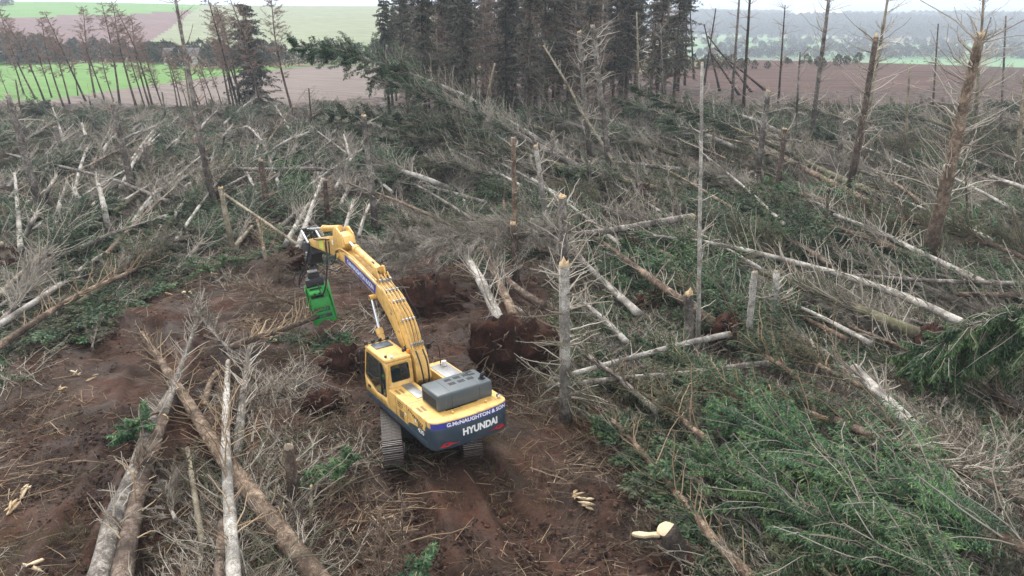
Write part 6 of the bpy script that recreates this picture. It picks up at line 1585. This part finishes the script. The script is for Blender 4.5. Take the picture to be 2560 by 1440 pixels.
pipe('arm_hose', [(-.2, 11.0, 4.2), (-.5, 11.9, 3.4), (-.6, 12.2, 2.95), (-.4, 11.8, 3.05), (-.2, 11.4, 3.3)], .028, 'rubber', ex, 40)
# hanging shear head
HP = Vector((-9.55, 33.30, 2.42))
HMw = Matrix.Translation(HP) @ Matrix.Rotation(math.radians(9), 4, 'Y').inverted() @ Matrix.Rotation(math.radians(14), 4, 'Z') @ Matrix.Diagonal((1.16, 1.1, .96, 1))
HM = ROOTM.inverted() @ HMw
tip_w = ROOTM @ Vector((0, 11.35, 4.2))
topl = HMw.inverted() @ tip_w
G_ = 'paint_green'
HBODY = [(-.36, 0), (.36, 0), (.46, -.85), (.48, -1.95), (.36, -2.02), (.28, -1.90), (.0, -1.82), (-.22, -1.92), (-.34, -2.08), (-.44, -2.06), (-.44, -.9)]
sh = prism('shear_head', HBODY, -.30, .34, G_, ex, 'xz', .012)
sh.matrix_local = HM
prism('front_plate', [(-.36, -.62), (.42, -.62), (.465, -1.95), (.36, -2.0), (.28, -1.88), (0, -1.80), (-.22, -1.90), (-.34, -2.06), (-.42, -2.04)], -.345, -.302, G_, sh, 'xz', .01)
prism('side_plate', [(-.45, -.02), (.45, -.02), (.40, -1.0), (.2, -1.9), (-.28, -2.05), (-.40, -.8)], -.47, -.448, G_, sh, 'yz', .008)
prism('side_plate', [(-.45, -.02), (.45, -.02), (.40, -1.0), (.2, -1.9), (-.28, -2.0), (-.40, -.8)], .486, .505, G_, sh, 'yz', .008)
joined('rib', [(-.40, .44, -.375, -.345, z, z + .035) for z in (-1.06, -1.44, -1.74)], G_, sh)
cyl('pin_tube', (-.30, -.46, -.26), (.24, -.46, -.26), .135, G_, sh, S=22)
for x in (-.10, .10): cyl('tube_hole', (x, -.592, -.27), (x, -.600, -.27), .052, 'dark_recess', sh, S=14)
for x in (-.33, .25): prism('tube_bracket', [(-.30, -.06), (-.5, -.14), (-.52, -.4), (-.30, -.5)], x, x + .04, G_, sh, 'yz', .008)
joined('head_recess', [(-.30, .22, -.306, -.301, -.60, -.44), (-.26, .2, -.33, -.301, -.12, -.06)], 'dark_recess', sh)
joined('name_plate', [(-.30, .34, -.358, -.346, -1.34, -1.12), (-.28, .37, -.358, -.346, -1.68, -1.50)], 'paint_charcoal', sh)
text_obj('head_lettering', 'OMEF', G_, sh, lambda u, v: (-.26 + u, -.362, -1.31 + v), .56, .16, .015)
text_obj('head_lettering', 'K80', 'paint_green', sh, lambda u, v: (-.14 + u, -.362, -1.655 + v), .26, .12, .01)
pipe('linkage_rod', [(-.40, -.4, -.35), (-.50, -.3, -.7), (-.56, -.2, -1.0)], .03, G_, sh, 8)
cyl('linkage_pin', (-.60, -.2, -1.02), (-.46, -.2, -1.02), .07, 'track_steel', sh)
prism('blade', [(-.40, -1.35), (-.30, -1.40), (-.12, -2.0), (-.2, -2.1), (-.3, -2.02)], .0, .04, 'steel_plate', sh, 'xz', .006, M=Matrix.Translation((-.12, .2, 0)))
box('rotator_box', -.36, .36, -.32, .30, .01, .42, K_, sh, .03)
box('rotator_box_opening', -.365, -.358, -.16, .06, .10, .28, 'dark_recess', sh, .0)
cyl('rotator', (0, 0, .42), (0, 0, .62), .24, K_, sh, S=22)
cyl('hanger', (0, 0, .6), topl, .11, K_, sh)
cyl('hanger_joint', (-.2, 0, .72), (.2, 0, .72), .1, 'track_steel', sh)
pipe('head_hose', [(-.3, -.1, .5), (-.6, -.1, .85), (-.85, 0, .4), (-.75, 0, .1)], .026, 'rubber', sh, 24)
pipe('head_hose', [(.2, -.1, .55), (.55, -.1, .75), (.95, 0, .45), (1.2, 0, .6)], .026, 'rubber', sh, 24)

# ------------------------------------------------------------------ operator in the cab
def build_person():
    me = bpy.data.meshes.new('person'); bm = bmesh.new(); sk = bm.verts.layers.skin.verify()
    J = {'pel': ((0, 0, .12), .15), 'bel': ((0, .0, .32), .145), 'che': ((0, .02, .52), .16), 'nk': ((0, .03, .68), .06), 'hd0': ((0, .05, .76), .085), 'hd1': ((0, .05, .90), .09)}
    for s, k in ((-1, 'l'), (1, 'r')):
        J.update({'sh' + k: ((s * .19, .02, .60), .075), 'el' + k: ((s * .27, .12, .36), .05), 'wr' + k: ((s * .22, .38, .34), .032), 'ha' + k: ((s * .21, .45, .34), .034),
                  'hp' + k: ((s * .10, .06, .10), .095), 'kn' + k: ((s * .14, .46, .12), .065), 'an' + k: ((s * .13, .52, -.30), .045), 'to' + k: ((s * .13, .68, -.34), .04)})
        for f in range(5): J['f%d' % f + k] = ((s * (.235 - f * .016) if f else s * .16, .52 - (.04 if f in (0, 4) else 0), .325 - (0 if f else -.01)), .0095)
    V = {}
    for k, (p, r) in J.items():
        v = bm.verts.new(p); v[sk].radius = (r, r); V[k] = v
    V['pel'][sk].use_root = True
    E = [('pel', 'bel'), ('bel', 'che'), ('che', 'nk'), ('nk', 'hd0'), ('hd0', 'hd1')]
    for k in 'lr':
        E += [('che', 'sh' + k), ('sh' + k, 'el' + k), ('el' + k, 'wr' + k), ('wr' + k, 'ha' + k), ('pel', 'hp' + k), ('hp' + k, 'kn' + k), ('kn' + k, 'an' + k), ('an' + k, 'to' + k)]
        E += [('ha' + k, 'f%d' % f + k) for f in range(5)]
    for a, b in E: bm.edges.new((V[a], V[b]))
    bm.to_mesh(me); bm.free()
    o = bpy.data.objects.new('person', me); SCOL.objects.link(o)
    o.modifiers.new('skin', 'SKIN'); s = o.modifiers.new('sub', 'SUBSURF'); s.levels = 1; s.render_levels = 1
    bpy.context.view_layer.update()
    m2 = bpy.data.meshes.new_from_object(o.evaluated_get(bpy.context.evaluated_depsgraph_get()))
    o.modifiers.clear(); o.data = m2
    m2.materials.clear()
    for n in ('hivis', 'seat_fabric', 'skin', 'paint_black'): m2.materials.append(MATS[n])
    for p in m2.polygons:
        c = p.center
        p.material_index = 2 if c.z > .68 and c.z < .90 or (c.y > .40 and c.z > .28) else 3 if c.z >= .90 else 1 if c.z < .17 else 0
        p.use_smooth = True
    o.matrix_world = ROOTM @ Matrix.Translation((-.96, .66, 1.90))
    tag(o, 'person in a green hi-vis jacket seated in the excavator cab, hands forward', 'person')
build_person()

# ------------------------------------------------------------------ cut stump, wood chunks, far houses
def build_stump():
    rng = np.random.default_rng(77)
    b = px(1690, 1405, 0); e = empty('cut_stump', b)
    tag(e, 'freshly cut pale-topped stump with torn slab and roots on bare soil', 'stump')
    top = np.array([-.30, .12, 1.05])
    C = np.array([[.10, 0, -.1], [.02, .03, .25], [-.12, .06, .6], [-.24, .1, .9], top])
    r = np.array([.52, .40, .32, .29, .30])
    add_obj('trunk', trunk_mesh(rng, C, r, 'bark_dark', np.zeros(3), S=14, wob=.12), e)
    add_obj('cut_face', cut_mesh(rng, top, np.array([-.12, -.1, 1.]), .31, np.zeros(3), S=18), e)
    prism_pts = [(-1.34, .06), (-1.22, -.03), (-1.0, -.07), (-.75, -.03), (-.55, -.04), (-.42, .12), (-.6, .13), (-.85, .10), (-1.1, .15), (-1.28, .12)]
    sl = prism('torn_slab', prism_pts, .90, .985, 'cut_wood', e, 'xy', .012)
    dk = prism('slab_bark', [(p[0] * .98, p[1] * .95) for p in prism_pts], .80, .898, 'bark_dark', e, 'xy', .02)
    N = 16; th = rng.uniform(0, 6.28, N); s = np.linspace(0, 1, 7)[None, :, None]
    d = np.stack([np.cos(th), np.sin(th), rng.uniform(-.1, .3, N)], 1)
    P = d[:, None] * .35 + d[:, None] * s * rng.uniform(.5, 1.3, (N, 1, 1)) + np.array([0, 0, .25]); P[..., 2] -= .5 * s[..., 0] ** 2 * rng.uniform(.6, 1.2, (N, 1))
    P += np.cumsum(rng.normal(0, .04, P.shape), 1)
    V, Q = tubes(P, np.linspace(.06, .012, 7)[None] * rng.uniform(.4, 1.1, (N, 1)), 6); a = Acc(); a.add(V, Q, tint=np.repeat(rng.uniform(0, .6, N), 42))
    add_obj('roots', a.mesh('roots', 'twig_brown', smooth=True), e)
    nn_ = 24; V = []
    ph = np.linspace(0, math.pi, 10)[:, None]; t2 = np.arange(nn_)[None] * 2 * math.pi / nn_
    x, y, z = np.sin(ph) * np.cos(t2), np.sin(ph) * np.sin(t2), np.cos(ph) + 0 * t2
    k = 1 + .22 * vnoise(x * 3 + 5, y * 3 + z * 2, 31) + .12 * vnoise(x * 8, y * 8 + z * 5, 32)
    V = np.stack([x * k * .95 + .1, y * k * .8 + .1, z * k * .42], -1).reshape(-1, 3)
    kk = np.arange(9)[:, None] * nn_; j = np.arange(nn_)[None]; j2 = (j + 1) % nn_
    add_obj('root_soil', np_mesh('root_soil', V, np.stack([kk + j, kk + j2, kk + nn_ + j2, kk + nn_ + j], -1).reshape(-1, 4), None, 'root_soil'), e)
build_stump()
CH = [(466, 582, 'pale split block by the cleared strip, left of pair'), (492, 583, 'pale split block by the cleared strip, right of pair'), (266, 737, 'long pale splinter on left soil'), (420, 737, 'small square wood offcut on left soil'),
      (464, 736, 'flat pale slab right of the small offcut'), (190, 938, 'pale shattered wood heap on the left bank'), (232, 948, 'pale shattered sliver right of the heap'), (692, 848, 'pale chip above the slim grey log'), (62, 1228, 'upright pale splinter at far left soil'),
      (22, 1272, 'small pale chip at left edge'), (75, 1412, 'long wood slab in the bottom left corner'), (540, 690, 'yellow chip beside the cleared strip'), (1440, 1240, 'pale chip on soil behind the cut stump'), (1470, 1262, 'flat pale sliver on soil behind the cut stump'),
      (850, 915, 'curved bark strip left of the cab'), (145, 975, 'tiny pale chip below the shattered heap'), (1990, 645, 'yellow splinter in the right tangle'), (1962, 491, 'yellow splinter near the short dark snag')]
for i, (u, v, lb) in enumerate(CH):
    rng = np.random.default_rng(500 + i); p = px(u, v, .05)
    V, Q = [], []
    for k in range(rng.integers(3, 6)):
        L, w, h = rng.uniform(.2, .55), rng.uniform(.02, .08), rng.uniform(.015, .05)
        c = np.array([rng.normal(0, .10), rng.normal(0, .12), .03 + .03 * k]); a_ = rng.normal(0, .5)
        ux, uy = np.array([math.cos(a_), math.sin(a_), rng.normal(0, .15)]), np.array([-math.sin(a_), math.cos(a_), 0]); b0_ = len(V)
        for f, q in ((-.5, .25), (-.2, 1.0), (.25, .8), (.5, .12)):
            for sy, sz in ((-1, -1), (1, -1), (1, 1), (-1, 1)):
                V.append(c + ux * L * (f + rng.normal(0, .06)) + uy * w * q * sy * rng.uniform(.7, 1.2) + np.array([0, 0, h * q * sz]))
        for i2 in range(3):
            for a2 in range(4): Q.append((b0_ + i2 * 4 + a2, b0_ + i2 * 4 + (a2 + 1) % 4, b0_ + i2 * 4 + 4 + (a2 + 1) % 4, b0_ + i2 * 4 + 4 + a2))
        Q += [(b0_, b0_ + 3, b0_ + 2, b0_ + 1), (b0_ + 12, b0_ + 13, b0_ + 14, b0_ + 15)]
    o = add_obj('wood_chunk', np_mesh('wood_chunk', V, Q, None, 'cut_wood' if i % 3 else 'split_wood'), None, p)
    o.rotation_euler = (rng.normal(0, .1), rng.normal(0, .12), rng.uniform(0, 3.14))
    tag(o, lb, 'wood', 'splintered wood pieces on the ground')
HS = [(2118, 104, 'white farmhouse in the valley left of the ridge wood', 34, 10), (2196, 110, 'long white farm shed beside the valley fields', 60, 12), (2325, 128, 'white house with dark roof at the right field edge', 26, 10), (1795, 78, 'pale roofed farm behind the larches', 40, 12), (2040, 45, 'distant white glasshouse row on the far plain', 150, 30), (460, 160, 'white house in the hedge trees below the hill', 9, 6)]
for u, v, lb, L, W in HS:
    p = hit_far(u, v); p[2] = far_z(p[0], p[1]) - .3
    e = empty('house', p); e.rotation_euler = (0, 0, .2); h = W * .42
    tag(e, lb, 'house')
    wl_o = box('wall', -L / 2, L / 2, -W / 2, W / 2, 0, h, 'house_wall', e, 0)
    prism('roof', [(-W / 2 - .3, h), (W / 2 + .3, h), (0, h + W * .36)], -L / 2 - .3, L / 2 + .3, 'house_roof' if L < 100 else 'house_wall', e, 'yz', 0)
    for k in range(3): box('window', -L * .3 + k * L * .27, -L * .3 + k * L * .27 + L * .08, -W / 2 - .06, -W / 2 + .02, h * .35, h * .7, 'dark_recess', wl_o, 0)

# ------------------------------------------------------------------ haze
hz = box('haze', -10500, 10500, -400, 10800, -75, 95, 'paint_white', None, 0)
hz.data.materials.clear()
hm = bpy.data.materials.new('haze'); hm.use_nodes = True
for n in list(hm.node_tree.nodes): hm.node_tree.nodes.remove(n)
ho = hm.node_tree.nodes.new('ShaderNodeOutputMaterial'); hv = hm.node_tree.nodes.new('ShaderNodeVolumePrincipled')
hv.inputs['Color'].default_value = (0.80, 0.89, 1.0, 1); hv.inputs['Density'].default_value = 0.00038
hv.inputs['Anisotropy'].default_value = 0.25
hm.node_tree.links.new(hv.outputs[0], ho.inputs['Volume'])
hz.data.materials.append(hm)
tag(hz, kind='stuff', label='thin pale blue haze over the whole valley')
